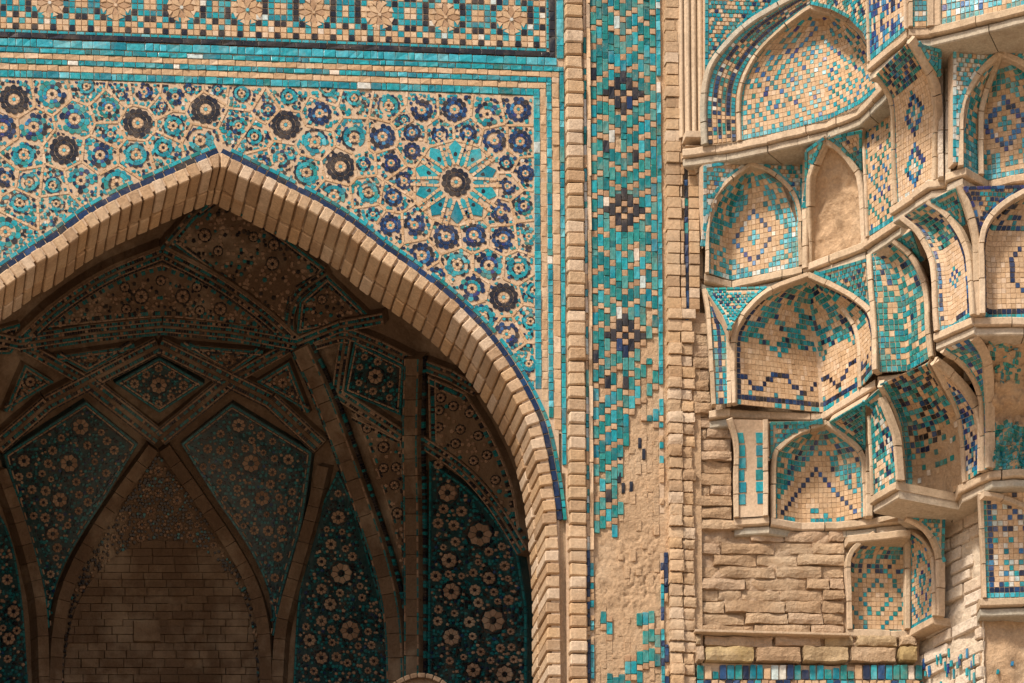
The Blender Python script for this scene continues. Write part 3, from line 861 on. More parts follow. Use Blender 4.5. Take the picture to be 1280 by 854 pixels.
def border(mb, poly, h, specs):
    """rows of small tiles along the inside of an outline; specs = (offset0, offset1, materials, segment)"""
    sgn = 1 if area(poly) > 0 else -1
    for w0, w1, ks, sg in specs:
        for i in range(len(poly)):
            a, b = Vector(poly[i]), Vector(poly[(i+1) % len(poly)]); L = (b-a).length
            if L < w1*2+1: 
                if L < w1: continue
            d = (b-a)/L
            a2, b2 = a+d*w0*.8, b-d*w0*.8
            if (b2-a2).dot(d) < 2: continue
            for q in strip([a2, b2], sgn*w0, sgn*w1, sg, .10, .2): tile(mb, q, vp(h), .006, random.choice(ks), .05)
def flower(mb, x, y, r, h, kc=('vsand',), ring='black', n=8, allr=False):
    ph = R()*6
    tile(mb, [(x+r*.25*math.cos(a*1.05), y+r*.25*math.sin(a*1.05)) for a in range(6)], vp(h), .010, 'black' if r > 4 else 'vsand', .1)
    for i in range(n):
        a = ph+i*6.283/n; tile(mb, petal(x, y, a, a+6.283/n, r*.3, r*.92, .2, 2, .15), vp(h), .007, random.choice(kc), .08)
    if ring and (r > 8 or allr):
        for i in range(n):
            a = ph+(i+.5)*6.283/n; tile(mb, petal(x, y, a, a+6.283/n, r*.94, r*1.14, .3, 2, .05), vp(h), .006, ring, .08)
def meadow(mb, poly, h, mix, st=4.6, flowers=(), small=0, den=.9):
    xs = [p[0] for p in poly]; ys = [p[1] for p in poly]; fl = list(flowers)
    for _ in range(small*12):
        if small <= 0: break
        x, y, r = U(min(xs), max(xs)), U(min(ys), max(ys)), U(4.5, 7.5)
        if inside((x, y), poly) and all(math.hypot(x-a, y-b) > r+c+1 for a, b, c in fl) and inside((x+r, y), poly) and inside((x-r, y), poly): fl.append((x, y, r)); small -= 1
    sandy_ = max(mix)[1] == 'vsand'
    for x, y, r in fl: flower(mb, x, y, r, h, ring='black', allr=sandy_)
    y = min(ys)
    while y < max(ys):
        x = min(xs)+R()*st
        while x < max(xs):
            a, b = x+U(-.3, .3)*st, y+U(-.3, .3)*st
            if R() < den and inside((a, b), poly) and all(math.hypot(a-c, b-d) > r+1.5 for c, d, r in fl):
                nv = random.choice((4, 5)); ph = R()*6; r = U(.36, .6)*st
                tile(mb, [(a+r*math.cos(ph+q*6.283/nv), b+r*math.sin(ph+q*6.283/nv)) for q in range(nv)], vp(h), .007, pick(*mix), .1)
            x += st
        y += st
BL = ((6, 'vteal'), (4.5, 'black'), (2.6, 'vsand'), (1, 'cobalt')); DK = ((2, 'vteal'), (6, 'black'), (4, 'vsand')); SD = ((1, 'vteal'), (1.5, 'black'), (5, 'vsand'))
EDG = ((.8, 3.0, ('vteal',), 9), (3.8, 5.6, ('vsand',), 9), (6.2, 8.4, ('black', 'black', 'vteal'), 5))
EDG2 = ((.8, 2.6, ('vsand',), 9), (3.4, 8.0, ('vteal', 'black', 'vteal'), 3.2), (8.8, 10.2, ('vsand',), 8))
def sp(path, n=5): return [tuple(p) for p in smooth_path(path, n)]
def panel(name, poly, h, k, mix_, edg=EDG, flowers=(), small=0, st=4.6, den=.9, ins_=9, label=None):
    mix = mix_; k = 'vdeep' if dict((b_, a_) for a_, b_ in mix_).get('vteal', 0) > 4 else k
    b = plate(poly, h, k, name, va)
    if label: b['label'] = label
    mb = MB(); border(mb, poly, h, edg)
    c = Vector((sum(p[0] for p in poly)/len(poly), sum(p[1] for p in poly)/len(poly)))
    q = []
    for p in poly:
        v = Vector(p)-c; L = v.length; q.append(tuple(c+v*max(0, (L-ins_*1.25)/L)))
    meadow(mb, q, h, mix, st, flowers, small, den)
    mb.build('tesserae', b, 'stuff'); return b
kr = sp([(225.6,552),(271.6,624.6),(315,690),(339.5,747),(346,800)])+sp([(346,800),(359,734),(381,655),(394,563)])[1:]+[(291,500)]
kl = sp([(171,552),(127,624.6),(88,686),(66,734),(54,790)])+sp([(54,790),(46,725),(24,655),(-2,566)])[1:]+[(104,497.5)]
panel('kite_panel', kr, .05, 'vault', BL, flowers=[(300,528,10),(316,577,13),(330,622,11),(338,664,8),(277,560,7),(364,572,8)], small=34)
panel('kite_panel', kl, .05, 'vault', BL, flowers=[(97,530,12),(82,577,13),(70,624,11),(61,668,9),(24,574,9),(140,560,7)], small=34)
panel('lozenge_panel', [(198,440),(256,474),(198,512),(140,473)], .058, 'vault', ((6, 'vteal'), (2, 'black'), (2, 'vsand')), flowers=[(197,476,12),(229,476,7),(166,474,7),(197,454,6),(197,500,6),(213,491,6),(181,491,6),(214,462,6),(181,462,6)], st=4)
panel('triangle_panel', [(66,440),(168,426),(106.5,462)], .045, 'vault', DK, flowers=[(110,440,6)], st=4.2)
panel('triangle_panel', [(224,425),(332,434),(288.5,464)], .045, 'vault', DK, flowers=[(284,441,6)], st=4.2)
panel('triangle_panel', [(26,450),(64,473),(0,512)], .045, 'vault', SD, flowers=[(33,473,7)], st=4.2)
panel('triangle_panel', [(364,447),(390,513),(322,473)], .045, 'vault', DK, flowers=[(356,474,7)], st=4.2)
lun = sp([(50,405),(95,370),(150,338),(202,322)])+sp([(202,322),(255,343),(305,378),(338,408)])[1:]+sp([(338,408),(270,397),(202,391),(125,397),(50,405)])[1:-1]
panel('lunette_panel', lun, .045, 'vault', ((5, 'vsand'), (1.5, 'black'), (.6, 'vteal')), edg=EDG2, flowers=[(175,364,9),(228,364,9),(154,352,6),(156,380,6),(250,382,6),(276,380,8),(246,352,6),(200,344,6)], st=5, den=.6, ins_=12)
up = [(205,292),(240,262),(274,236),(330,270),(410,330),(400,345),(371,362),(362,412),(318,375),(268,338)]
panel('crown_panel', up, .035, 'vault', ((6, 'vsand'), (1.4, 'black'), (.8, 'vteal')), flowers=[(256,288,8),(344,300,7),(342,324,8),(273,308,6),(318,290,6)], st=5.5, den=.5, ins_=8)
panel('crown_panel', [(376,372),(412,340),(470,395),(466,400),(372,414)], .03, 'vault', SD, st=5, den=.6, flowers=[(405,370,6)])
panel('crown_panel', [(28,404),(60,372),(120,332),(192,306),(196,314),(130,342),(80,372),(40,408)], .03, 'vault', SD, st=5, den=.5, ins_=5, edg=EDG2[:1])
panel('crown_panel', [(-30,440),(-30,415),(22,400),(20,425),(10,440)], .03, 'vault', SD, st=5, den=.6, ins_=5)
panel('diamond_panel', [(447,420),(512,452),(508,517),(434,486)], .05, 'vault', ((5, 'vteal'), (3, 'black'), (2, 'vsand')), edg=EDG, flowers=[(475,466,11),(461,441,5),(455,454,5),(478,447,6),(494,457,5),(494,476,5),(493,493,5),(472,485,6),(454,474,5)], st=4.2)
st_ = [(443,512),(510,546)]+sp([(513,560),(516,640),(519,757)])+sp([(519,757),(500,680),(472,585),(443,512)])[1:-1]
panel('spear_panel', st_, .045, 'vault', ((6, 'vsand'), (.8, 'vteal'), (.5, 'black')), edg=EDG[1:], flowers=[(464,533,6),(485,557,7),(485,584,6),(501,583,6),(499,606,6),(503,642,7)], st=5.5, den=.35, ins_=7)
rp = [(541,466)]+sp([(590,488),(624,545),(650,610),(660,680)])+sp([(657,672),(626,630),(592,592),(543,556)])
panel('flank_panel', rp, .045, 'vault', ((6, 'vsand'), (.9, 'vteal'), (.4, 'black')), edg=EDG2, flowers=[(558,494,6),(574,505,6),(595,514,6),(556,510,6),(583,535,6),(555,532,6),(606,543,6),(577,553,6),(617,568,6),(600,575,6),(628,600,6)], st=5.5, den=.3, ins_=10)
lr = sp([(543,575),(592,610),(628,650),(657,695)])+[(668,760),(668,880),(541,880)]
panel('flank_panel', lr, .045, 'vault', BL, edg=EDG[:1], flowers=[(567,616,13),(569,703,11),(572,742,12),(572,799,12),(608,670,17),(625,778,16),(555,580,7),(585,640,8),(555,655,8),(575,658,8),(552,723,8),(602,740,8),(620,725,9),(595,780,8),(640,845,12),(600,840,10)], small=30)
ml = sp([(424,588),(405,629),(388,680),(374,753),(367,870)])+sp([(494,870),(485,780),(467,708),(443,629),(424,588)])[:-1]
panel('spear_panel', ml, .02, 'vault', BL, edg=EDG[:1], flowers=[(425,647,10),(416,681,8),(404,703,7),(429,718,15),(404,738,8),(415,757,9),(404,778,8),(440,790,14),(389,802,9),(404,824,9)], small=22)
ll = sp([(-40,600),(4,655),(24,740),(34,870)])+[(-40,870)]
panel('spear_panel', ll, .02, 'vault', BL, edg=EDG[:1], flowers=[(6,726,8),(14,766,9),(8,800,9),(18,790,6)], small=10)
# plain ribs of shade-darkened brick and the flat tiled straps that cross between them
def rib(path, w, h, name='rib', seg=26, edges=True, thick=.16):
    path = sp(path); mb = MB()
    for q in strip(path, -w/2, w/2, seg, .02, .15): tile(mb, q, vp(h), .010, 'vault', .01, h0=-thick)
    b = mb.build(name, va)
    if edges:
        m2 = MB()
        for s in (-1, 1):
            for q in strip(path, s*(w/2-2.6), s*(w/2-.8), 9, .1, .2): tile(m2, q, vp(h+.010), .004, pick((2, 'vteal'), (1, 'vsand')), .05)
            for q in strip(path, s*(w/2+.6), s*(w/2+4.6), 4.2, .12, .15): tile(m2, q, vp(.05), .012, pick((2, 'vteal'), (3, 'black')), .05)
        m2.build('edging', b, 'stuff')
def strap(path, h=.066, rows=((-2.2, 2.2, 'vault', 14), (2.9, 6.6, 'tick', 3.4), (-6.6, -2.9, 'tick', 3.4), (7.3, 8.8, 'vsand', 8), (-8.8, -7.3, 'vsand', 8), (9.4, 10.8, 'black', 9), (-10.8, -9.4, 'black', 9)), name='strap'):
    path = [Vector(p) for p in path]; w = max(r[1] for r in rows)+.8; m0 = MB()
    for a, b in zip(path, path[1:]):
        for q in strip([a, b], -w, w, 30, .0, .0): tile(m0, q, vp(h-.012), .0, 'vault', .0, h0=-.06)
    o = m0.build(name, va); m2 = MB()
    for w0, w1, k, sg in rows:
        for a, b in zip(path, path[1:]):
            for q in strip([a, b], w0, w1, sg, .12, .12): tile(m2, q, vp(h-.012), .005, pick((5, 'vteal'), (4, 'black'), (1, 'vsand')) if k == 'tick' else k, .05)
    m2.build('tesserae', o, 'stuff')
rib([(204,556),(250,622),(295,690),(322,744),(334,800),(337,880)], 16, .075, edges=False)
rib([(190,556),(143,622),(100,690),(76,744),(65,800),(61,880)], 16, .075, edges=False)
rib([(410,580),(396,640),(374,720),(356,790),(350,880)], 15, .07, edges=False)
rib([(-8,585),(12,640),(30,700),(44,770),(48,880)], 14, .07, edges=False)
rib([(380,426),(406,481),(434,553),(461,629),(486,706),(502,784),(506,880)], 22, .08)
rib([(526,440),(524,540),(526,640),(527,760),(527,880)], 20, .08)
SM = ((-1.4, 1.4, 'vault', 12), (2.0, 5.2, 'tick', 3.4), (-5.2, -2.0, 'tick', 3.4), (5.8, 7.0, 'vsand', 8), (-7.0, -5.8, 'vsand', 8))
strap([(198,426),(288,470),(340,496),(404,556)]); strap([(197,426),(106,473),(55,500),(-10,556)])
strap([(288,471),(198,545),(106,473)]); strap([(18,424),(106,473)], .064, SM); strap([(372,424),(288,471)], .064, SM)
strap([(18,424),(110,410),(202,401),(290,409),(372,424)], .0685, SM+((7.6, 10.6, 'tick', 3.6), (-10.6, -7.6, 'tick', 3.6)))
strap([tuple(p) for p in sp([(18,424),(66,380),(130,338),(202,308)])], .068, SM+((7.4, 9.6, 'black', 5),)); strap([tuple(p) for p in sp([(202,308),(270,344),(330,386),(372,424)])], .068, SM+((7.4, 9.6, 'black', 5),))
strap([(203,306),(240,262),(276,226)], .06, SM[:3]); strap([tuple(p) for p in sp([(368,424),(364,395),(376,362),(412,335)])], .06, SM[:3])
strap([(374,424),(430,402),(485,392)], .068, SM); strap([(386,428),(428,416),(440,416)], .064, SM)
strap([(437,410),(431,450),(426,488),(512,545)], .06, SM); strap([(437,410),(480,428),(520,448)], .062, SM); strap([(512,448),(512,520),(514,546)], .05, SM[:3])
strap([(534,452),(570,466),(604,486)], .062, SM)
strap([tuple(p) for p in sp([(532,548),(588,588),(627,633),(664,692)])], .068, SM)
strap([(20,424),(-40,412)], .068, SM)
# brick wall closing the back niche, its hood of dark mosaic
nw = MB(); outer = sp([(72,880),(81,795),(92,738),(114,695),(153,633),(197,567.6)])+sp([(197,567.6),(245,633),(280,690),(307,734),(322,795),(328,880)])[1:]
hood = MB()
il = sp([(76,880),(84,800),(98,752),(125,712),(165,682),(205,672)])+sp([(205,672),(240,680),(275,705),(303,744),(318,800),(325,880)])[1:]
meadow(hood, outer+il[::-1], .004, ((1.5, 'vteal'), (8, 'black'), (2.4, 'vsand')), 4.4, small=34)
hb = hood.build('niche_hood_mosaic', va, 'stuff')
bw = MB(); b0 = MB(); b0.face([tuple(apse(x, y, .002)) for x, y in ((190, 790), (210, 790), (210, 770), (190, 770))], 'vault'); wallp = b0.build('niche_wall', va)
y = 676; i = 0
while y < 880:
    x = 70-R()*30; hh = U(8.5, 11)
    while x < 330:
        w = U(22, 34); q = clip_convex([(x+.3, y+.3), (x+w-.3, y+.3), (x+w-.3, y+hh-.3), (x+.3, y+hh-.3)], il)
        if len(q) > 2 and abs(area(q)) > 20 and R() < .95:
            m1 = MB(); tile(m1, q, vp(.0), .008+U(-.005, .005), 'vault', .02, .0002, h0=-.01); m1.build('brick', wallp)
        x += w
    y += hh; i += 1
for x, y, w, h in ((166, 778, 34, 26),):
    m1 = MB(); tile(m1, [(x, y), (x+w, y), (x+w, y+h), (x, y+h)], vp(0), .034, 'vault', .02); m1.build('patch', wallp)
# crown of a small arch in the vault's shade-darkened brick, standing just inside the opening
sa = thing('small_brick_arch', 'curved crown of a low brick arch peeking over the bottom edge', 'arch', onY(519, 880, 1.0))
cpath = [Vector((p.x, p.z)) for p in (onY(x, y, 1.0) for x, y in sp([(468,886),(480,866),(498,852),(519,845),(541,848),(559,860),(572,886)]))]
for q in strip(cpath, 0, -.028, .045, .08, .1):
    c8 = [None]*8
    for bit, p in ((0, q[0]), (1, q[1]), (4, q[3]), (5, q[2])):
        c8[bit] = (p[0], 0.95, p[1]); c8[bit | 2] = (p[0], 1.10, p[1])
    m1 = MB(); chbox(m1, c8, .004, 'vault'); m1.build('brick', sa)
sc_ = MB(); pl = [(p.x, p.y) for p in cpath]
for y in (.97, 1.06): sc_.face([(p[0], y, p[1]-.02) for p in pl], 'vault')
for a, b in zip(pl, pl[1:]): sc_.face([(a[0], .97, a[1]-.02), (b[0], .97, b[1]-.02), (b[0], 1.06, b[1]-.02), (a[0], 1.06, a[1]-.02)], 'vault')
sc_.build('infill', sa)
slab('pier', sa, (pl[0][0], .97, ZFLOOR), (pl[-1][0], 1.06, pl[0][1]-.025), 'vault')

# ================================================================== STALACTITE NICHE (muqarnas) ON THE RIGHT
z5 = onY(880, 186, -.10).z; z4 = onY(880, 343, -.02).z; z3 = onY(900, 515, .0).z; z2 = onY(920, 650, .02).z; z1 = onY(1060, 788, .03).z
LIP = .085
def tile3(mb, pts, h, k, sh=.08):
    c = sum(pts, Vector())/len(pts)
    n = (pts[1]-pts[0]).cross(pts[-1]-pts[0])
    if n.length < 1e-9: return
    n.normalize()
    if n.dot(CAM-c) < 0: n = -n; pts = pts[::-1]
    tx = Vector((U(-1, 1), U(-1, 1), U(-1, 1)))*.06
    base = [p-n*.004 for p in pts]; top = [c+(p-c)*(1-sh)+n*(h+(p-c).dot(tx)) for p in pts]
    i = len(mb.v); N = len(pts); mb.v += [tuple(p) for p in base+top]; kk = mb.mi(k)
    mb.f.append(tuple(i+N+j for j in range(N))); mb.m.append(kk)
    for a in range(N):
        b = (a+1) % N; mb.f.append((i+a, i+b, i+N+b, i+N+a)); mb.m.append(kk)
def end(p, spec, other=None):
    if spec[0] == 'z': return onZ(p[0], p[1], spec[1])
    return onY(p[0], p[1], spec[1])
def rib3(pxs, zb, top, pw=2.0):
    """rib traced in pixels from sill to ledge; its depth runs from where it stands to where it meets the ledge above"""
    yb = onZ(*pxs[0], zb).y
    yt = yb if top == 'v' else (top[1] if top[0] == 'y' else onZ(*pxs[-1], top[1]).y)
    out = []; P = smooth_path(pxs, 4) if len(pxs) > 2 else [Vector(p) for p in pxs]
    y0, y1 = pxs[0][1], pxs[-1][1]
    for p in P:
        t = min(max((y0-p.y)/(y0-y1), 0), 1); out.append(onY(p.x, p.y, yb+(yt-yb)*t**pw))
    return out
def depth_at(rp, py):                   # depth of a rib at a picture row
    best = min(rp, key=lambda q: abs(pix(q)[1]-py)); return best.y
def by_height(path, n):
    """points of a 3D path at equal heights (falls back to arclength at flat ends)"""
    fine = resample(path, 60); z0, z1_ = fine[0].z, fine[-1].z; out = []
    for i in range(n+1):
        z = z0+(z1_-z0)*i/n
        for a, b in zip(fine, fine[1:]):
            if (a.z-z)*(b.z-z) <= 0 and abs(b.z-a.z) > 1e-9: out.append(a.lerp(b, (z-a.z)/(b.z-a.z))); break
        else: out.append(fine[-1] if i > n/2 else fine[0])
    return out
def bar(name, parent, pts, n, w, d0=.03, d1=.014, k='mould'):
    pts = resample(pts, max(4, int(length(pts)/.028))); run_ = random.randint(4, 6); cutp = set(); q_ = run_
    while q_ < len(pts)-3: cutp.add(q_); q_ += random.randint(4, 7)
    mb = MB(); prof = [(-w/2, -d0), (-w/2, d1*.55), (-w*.36, d1), (w*.36, d1), (w/2, d1*.55), (w/2, -d0)]; rings = []
    for i, p in enumerate(pts):
        t = (pts[min(i+1, len(pts)-1)]-pts[max(i-1, 0)])
        if t.length < 1e-9: t = Vector((0, 0, 1))
        t.normalize(); s = t.cross(n).normalized(); m = s.cross(t).normalized()
        if m.dot(n) < 0: m = -m
        wob = 1+.08*noise.noise((p.x*7, p.z*7, 2)); rings.append([])
        for a, b in prof: rings[-1].append(len(mb.v)); mb.v.append(tuple(p+s*a*wob+m*(b+.003*noise.noise((p.x*19, p.z*19, a*50)))))
    pieces(mb, rings, len(prof), k, cutp, .0022, .0018)
    return mb.build(name, parent)
def pieces(mb, rings, N, k, cutp, gap, off):
    """skin a run of rings as separate cut pieces with fine open joints between them"""
    kk = mb.mi(k); V = [Vector(v) for v in mb.v]; mb.v = []; cuts = [0]+sorted(cutp)+[len(rings)-1]
    for a, b in zip(cuts, cuts[1:]):
        o = Vector((U(-1, 1), U(-1, 1), U(-1, 1)))*off; R_ = []
        for r in range(a, b+1):
            R_.append([])
            for j in range(N):
                p = V[rings[r][j]].copy()
                if r == a and a > 0: d = V[rings[r+1][j]]-p; p += d.normalized()*gap if d.length > 1e-6 else Vector()
                if r == b and b < len(rings)-1: d = V[rings[r-1][j]]-p; p += d.normalized()*gap if d.length > 1e-6 else Vector()
                R_[-1].append(len(mb.v)); mb.v.append(tuple(p+o))
        for x in range(len(R_)-1):
            for j in range(N): mb.f.append((R_[x][j], R_[x][(j+1) % N], R_[x+1][(j+1) % N], R_[x+1][j])); mb.m.append(kk)
        mb.f.append(tuple(R_[0])); mb.m.append(kk); mb.f.append(tuple(R_[-1][::-1])); mb.m.append(kk)
def ledge(parent, pxs, z, inward, back=.42, out=.025, h=.042, low=True):
    P = [onZ(x, y, z) for x, y in pxs]; f = -inward
    def one(name, o, zt, zb, k):
        mb = MB(); n = len(P); kk = mb.mi(k)
        fr_, bk = [], []
        for i, p in enumerate(P):
            a, b = P[max(i-1, 0)], P[min(i+1, n-1)]; d = (b-a); d.z = 0; d.normalize(); nn = Vector((d.y, -d.x, 0))
            if nn.dot(f) < 0: nn = -nn
            fr_.append(p+nn*(o+.004*noise.noise((p.x*8, p.y*8, z)))); bk.append(p+inward*back)
        # subdivide the run so the lip is not ruler straight
        def sub(A):
            out_ = []
            for a, b in zip(A, A[1:]):
                m = max(1, int((b-a).length/.05)); out_ += [a.lerp(b, s/m) for s in range(m)]
            return out_+[A[-1]]
        F_, B_ = sub(fr_), None
        m = len(F_); B_ = resample(bk, m-1)
        rows = []
        for i in range(m):
            w = Vector((noise.noise((F_[i].x*23, F_[i].y*23, 1)), noise.noise((F_[i].x*23, F_[i].y*23, 4)), noise.noise((F_[i].x*17, F_[i].y*17, 7))))*.0045
            p = F_[i]+w; b_ = B_[i]; ch = .006
            q = [Vector((b_.x, b_.y, zt)), Vector((p.x, p.y, zt+w.z))-f*ch, Vector((p.x, p.y, zt-ch+w.z)), Vector((p.x, p.y, zb+ch+w.z)), Vector((p.x, p.y, zb+w.z))-f*ch, Vector((b_.x, b_.y, zb))]
            rows.append([]); 
            for v in q: rows[-1].append(len(mb.v)); mb.v.append(tuple(v))
        cutp = set(); q_ = random.randint(3, 5)
        while q_ < m-2: cutp.add(q_); q_ += random.randint(3, 6)
        pieces(mb, rows, 6, k, cutp, .0018, .0022)
        return mb.build(name, parent)
    one('sill', out, z, z-h, 'mould')
    if low: one('lower_lip', out-.022, z-h-.002, z-LIP, 'stone')
def fill_flat(mb, pts, pat, tw=6.5*PX, th=7*PX, edge_k=None, ew=4*PX, h=.006, ref=None):
    """mosaic over a flat polygon of 3D points; pat(x, y, w, hgt) -> material or None"""
    a = pts[0]; n = Vector((0, 0, 0))
    for i in range(len(pts)): n += (pts[i]-a).cross(pts[(i+1) % len(pts)]-a)
    n.normalize()
    if n.dot(CAM-a) < 0: n = -n
    e1 = Vector((0, 0, 1)).cross(n); e1 = e1.normalized() if e1.length > .05 else Vector((1, 0, 0)); e2 = n.cross(e1)
    P2 = [((p-a).dot(e1), (p-a).dot(e2)) for p in pts]; off = [(p-a).dot(n) for p in pts]
    pr = lambda u, v, hh: a+e1*u+e2*v+n*hh
    sgn = 1 if area(P2) > 0 else -1
    if edge_k:
        for i in range(len(P2)):
            p, q = Vector(P2[i]), Vector(P2[(i+1) % len(P2)])
            if (q-p).length < 2*ew: continue
            d = (q-p).normalized()
            for s in strip([p+d*ew*.3, q-d*ew*.3], sgn*.3*PX, sgn*ew, 9*PX, .08, .2): tile(mb, s, pr, h, random.choice(edge_k), .07, .03)
    xs = [p[0] for p in P2]; ys = [p[1] for p in P2]; cx = sum(xs)/len(xs); cy = sum(ys)/len(ys)
    c = Vector((cx, cy)); ew2 = ew if edge_k else 0
    ins_ = [tuple(c+(Vector(p)-c)*max(0, 1-ew2*1.35/max((Vector(p)-c).length*.6, 1e-6))) for p in P2] if edge_k else P2
    conv = all(((P2[(i+1) % len(P2)][0]-P2[i][0])*(P2[(i+2) % len(P2)][1]-P2[(i+1) % len(P2)][1])-(P2[(i+1) % len(P2)][1]-P2[i][1])*(P2[(i+2) % len(P2)][0]-P2[(i+1) % len(P2)][0]))*sgn >= -1e-9 for i in range(len(P2)))
    if conv and edge_k: ins_ = inset(P2, ew2+.4*PX)
    if len(ins_) < 3: return pr, P2
    y = min(ys); r_ = 0
    while y < max(ys):
        x = min(xs)-(r_ % 2)*tw*.5
        while x < max(xs):
            q = rect(x, x+tw*U(.95, 1.0), y, y+th, U(.3, .6)); m = (x+tw/2, y+th/2)
            if conv: q = clip_convex(q, ins_)
            elif not inside(m, ins_): q = []
            if len(q) > 2 and abs(area(q)) > (2*PX)**2:
                k = pat((m[0]-cx)/tw, (m[1]-cy)/th, (max(xs)-min(xs))/tw, (max(ys)-min(ys))/th)
                if k: tile(mb, q, pr, h*.6+U(-.001, .001), k, .08, .03)
            x += tw
        y += th; r_ += 1
    return pr, P2
def sandy(): return pick((5, 'sand'), (2, 'flesh'))
def wedge(parent, pts, style='teal', name='spandrel'):
    """triangular or curved spandrel: mortar plate, tiles, dark V and a sand blossom"""
    pts = [Vector(p) for p in pts]; mb = MB()
    n = Vector(); a = pts[0]
    for i in range(len(pts)): n += (pts[i]-a).cross(pts[(i+1) % len(pts)]-a)
    n.normalize(); n = n if n.dot(CAM-a) > 0 else -n
    c = sum(pts, Vector())/len(pts)
    if abs(n.dot((c-CAM).normalized())) > .15:
        pts = [CAM+(p-CAM)*((c-CAM).dot(n)/(p-CAM).dot(n)) for p in pts]      # one flat plate
    for i in range(len(pts)): mb.face([c-n*.002, pts[i]-n*.002, pts[(i+1) % len(pts)]-n*.002], 'grout')
    for i in range(len(pts)):
        p, q = pts[i], pts[(i+1) % len(pts)]; mb.face([p-n*.002, q-n*.002, q-n*.06, p-n*.06], 'grout')
    b = mb.build(name, parent); m2 = MB()
    T = {'teal': (('teal', 'turq', 'turq'), lambda x, y, w, h: pick((8, 'turq'), (5, 'teal'), (2, 'cobalt'), (1.4, 'sand'))),
         'pale': (('sky', 'white', 'sky'), lambda x, y, w, h: pick((3, 'white'), (4, 'sky'), (3, 'flesh'), (.6, 'azure'), (1.5, 'turq'))),
         'mixed': (('turq', 'teal'), lambda x, y, w, h: pick((4, 'turq'), (2, 'teal'), (3, 'sand'), (3, 'flesh'), (1.4, 'cobalt'))),
         'navy': (('cobalt', 'azure'), lambda x, y, w, h: pick((4, 'turq'), (5, 'cobalt'), (2, 'sand'), (2, 'teal')))}[style]
    fill_flat(m2, pts, T[1], 5.5*PX, 5.5*PX, T[0], 4.2*PX, .006)
    m2.build('tesserae', b, 'stuff'); return b
TS = .86
def hood_cell(t, left, right, zb, top, sill, pat, tw=6.3, th=7.0, p=3.0, pw=2.0, ribs=(1, 1), rw=8.5, bare='plaster', led=None, led_z=None, led_back=.42, led_out=.025, relief=0.0, back=True, low=True):
    """one cell: recess between two ribs, its back standing on the sill line and closing forwards under the ledge above"""
    tw, th, rw = tw*TS, th*.94, rw*.86
    Lp, Rp = rib3(left, zb, top, pw), rib3(right, zb, top, pw)
    chord = (Rp[0]-Lp[0]); chord.z = 0; n = Vector((chord.y, -chord.x, 0)).normalized()
    if n.dot(CAM-Lp[0]) < 0: n = -n
    sl_ = [onZ(x, y, zb) for x, y in sill]; N = 40; ss = resample(sl_, N)
    dep = [ss[i]-Lp[0].lerp(Rp[0], i/N) for i in range(N+1)]
    for d in dep: d.z = 0
    VR = 48; LL, RR = by_height(Lp, VR), by_height(Rp, VR)
    LL[0], RR[0], LL[-1], RR[-1] = Lp[0], Rp[0], Lp[-1], Rp[-1]
    def S(s, v):
        v = min(max(v, 0), 1); q = v*VR; i = min(int(q), VR-1); f = q-i
        a = LL[i].lerp(LL[i+1], f); b = RR[i].lerp(RR[i+1], f); w = s*N; j = min(int(w), N-1); dd = dep[j].lerp(dep[j+1], w-j)
        pt = a.lerp(b, s)+dd*max(0, 1-v**p)**(1/p)
        if relief: pt = pt-n*relief*noise.fractal((pt.x*16, pt.y*16, pt.z*16), 1, 2, 4)
        return pt
    ml = [0]; mp = [S(.5, i/60) for i in range(61)]
    for i in range(60): ml.append(ml[-1]+(mp[i+1]-mp[i]).length)
    nr = max(2, round(ml[-1]/(th*PX)))
    def v_of(l):
        for i in range(60):
            if ml[i+1] >= l: return (i+(l-ml[i])/max(ml[i+1]-ml[i], 1e-9))/60
        return 1.0
    if back:
        mb = MB(); kk = mb.mi('grout' if pat and not relief else bare); id_ = {}; NU, NV = (24, 20) if not relief else (48, 56)
        for i in range(NU+1):
            for j in range(NV+1): id_[i, j] = len(mb.v); mb.v.append(tuple(S(i/NU, j/NV)-n*.001))
        for i in range(NU):
            for j in range(NV): mb.f.append((id_[i, j], id_[i+1, j], id_[i+1, j+1], id_[i, j+1])); mb.m.append(kk)
        shell = mb.build('back_wall', t, smooth=bool(relief))
    mb = MB(); mid0 = (Lp[0]+Rp[0])/2; cdir = chord.normalized()
    if pat:
        for b in range(nr):
            v0, v1 = v_of(ml[-1]*b/nr), v_of(ml[-1]*(b+1)/nr); vm = (v0+v1)/2
            pts = [S(i/16, vm) for i in range(17)]; L = [0]
            for i in range(16): L.append(L[-1]+(pts[i+1]-pts[i]).length)
            W = L[-1]; na = max(1, 2*round((W/(tw*PX)-1)/2)+1)
            cut = [0]+[i_+U(-.10, .10) for i_ in range(1, na)]+[na]; vj = [U(-.08, .08) if 0 < b else 0 for _ in range(na+1)]
            def s_of(l):
                for i in range(16):
                    if L[i+1] >= l: return (i+(l-L[i])/max(L[i+1]-L[i], 1e-9))/16
                return 1.0
            sh_ = .5*(b % 2)*0
            for a in range(na):
                k = pat(a-(na-1)/2, b, na, nr, round((S(s_of(W*(a+.5)/na), vm)-mid0).dot(cdir)/(tw*PX)))
                if not k: continue
                sd = k in ('sand', 'flesh'); g = .03 if sd else .05; l0, l1 = W*(cut[a]+g)/na, W*(cut[a+1]-g)/na
                s0, s1 = s_of(l0), s_of(l1); w0, w1 = v0+(v1-v0)*g*U(.5, 1.5), v1-(v1-v0)*g*U(.5, 1.5)
                tile3(mb, [S(s0, w0), S(s1, w0), S(s1, w1), S(s0, w1)], (.0016 if sd else .003)+U(-.0008, .001), k, U(.02, .05) if sd else U(.04, .12))
        mb.build('tesserae', shell if back else t, 'stuff')
    if ribs[0]: bar('rib', t, Lp, n, rw*PX*ribs[0])
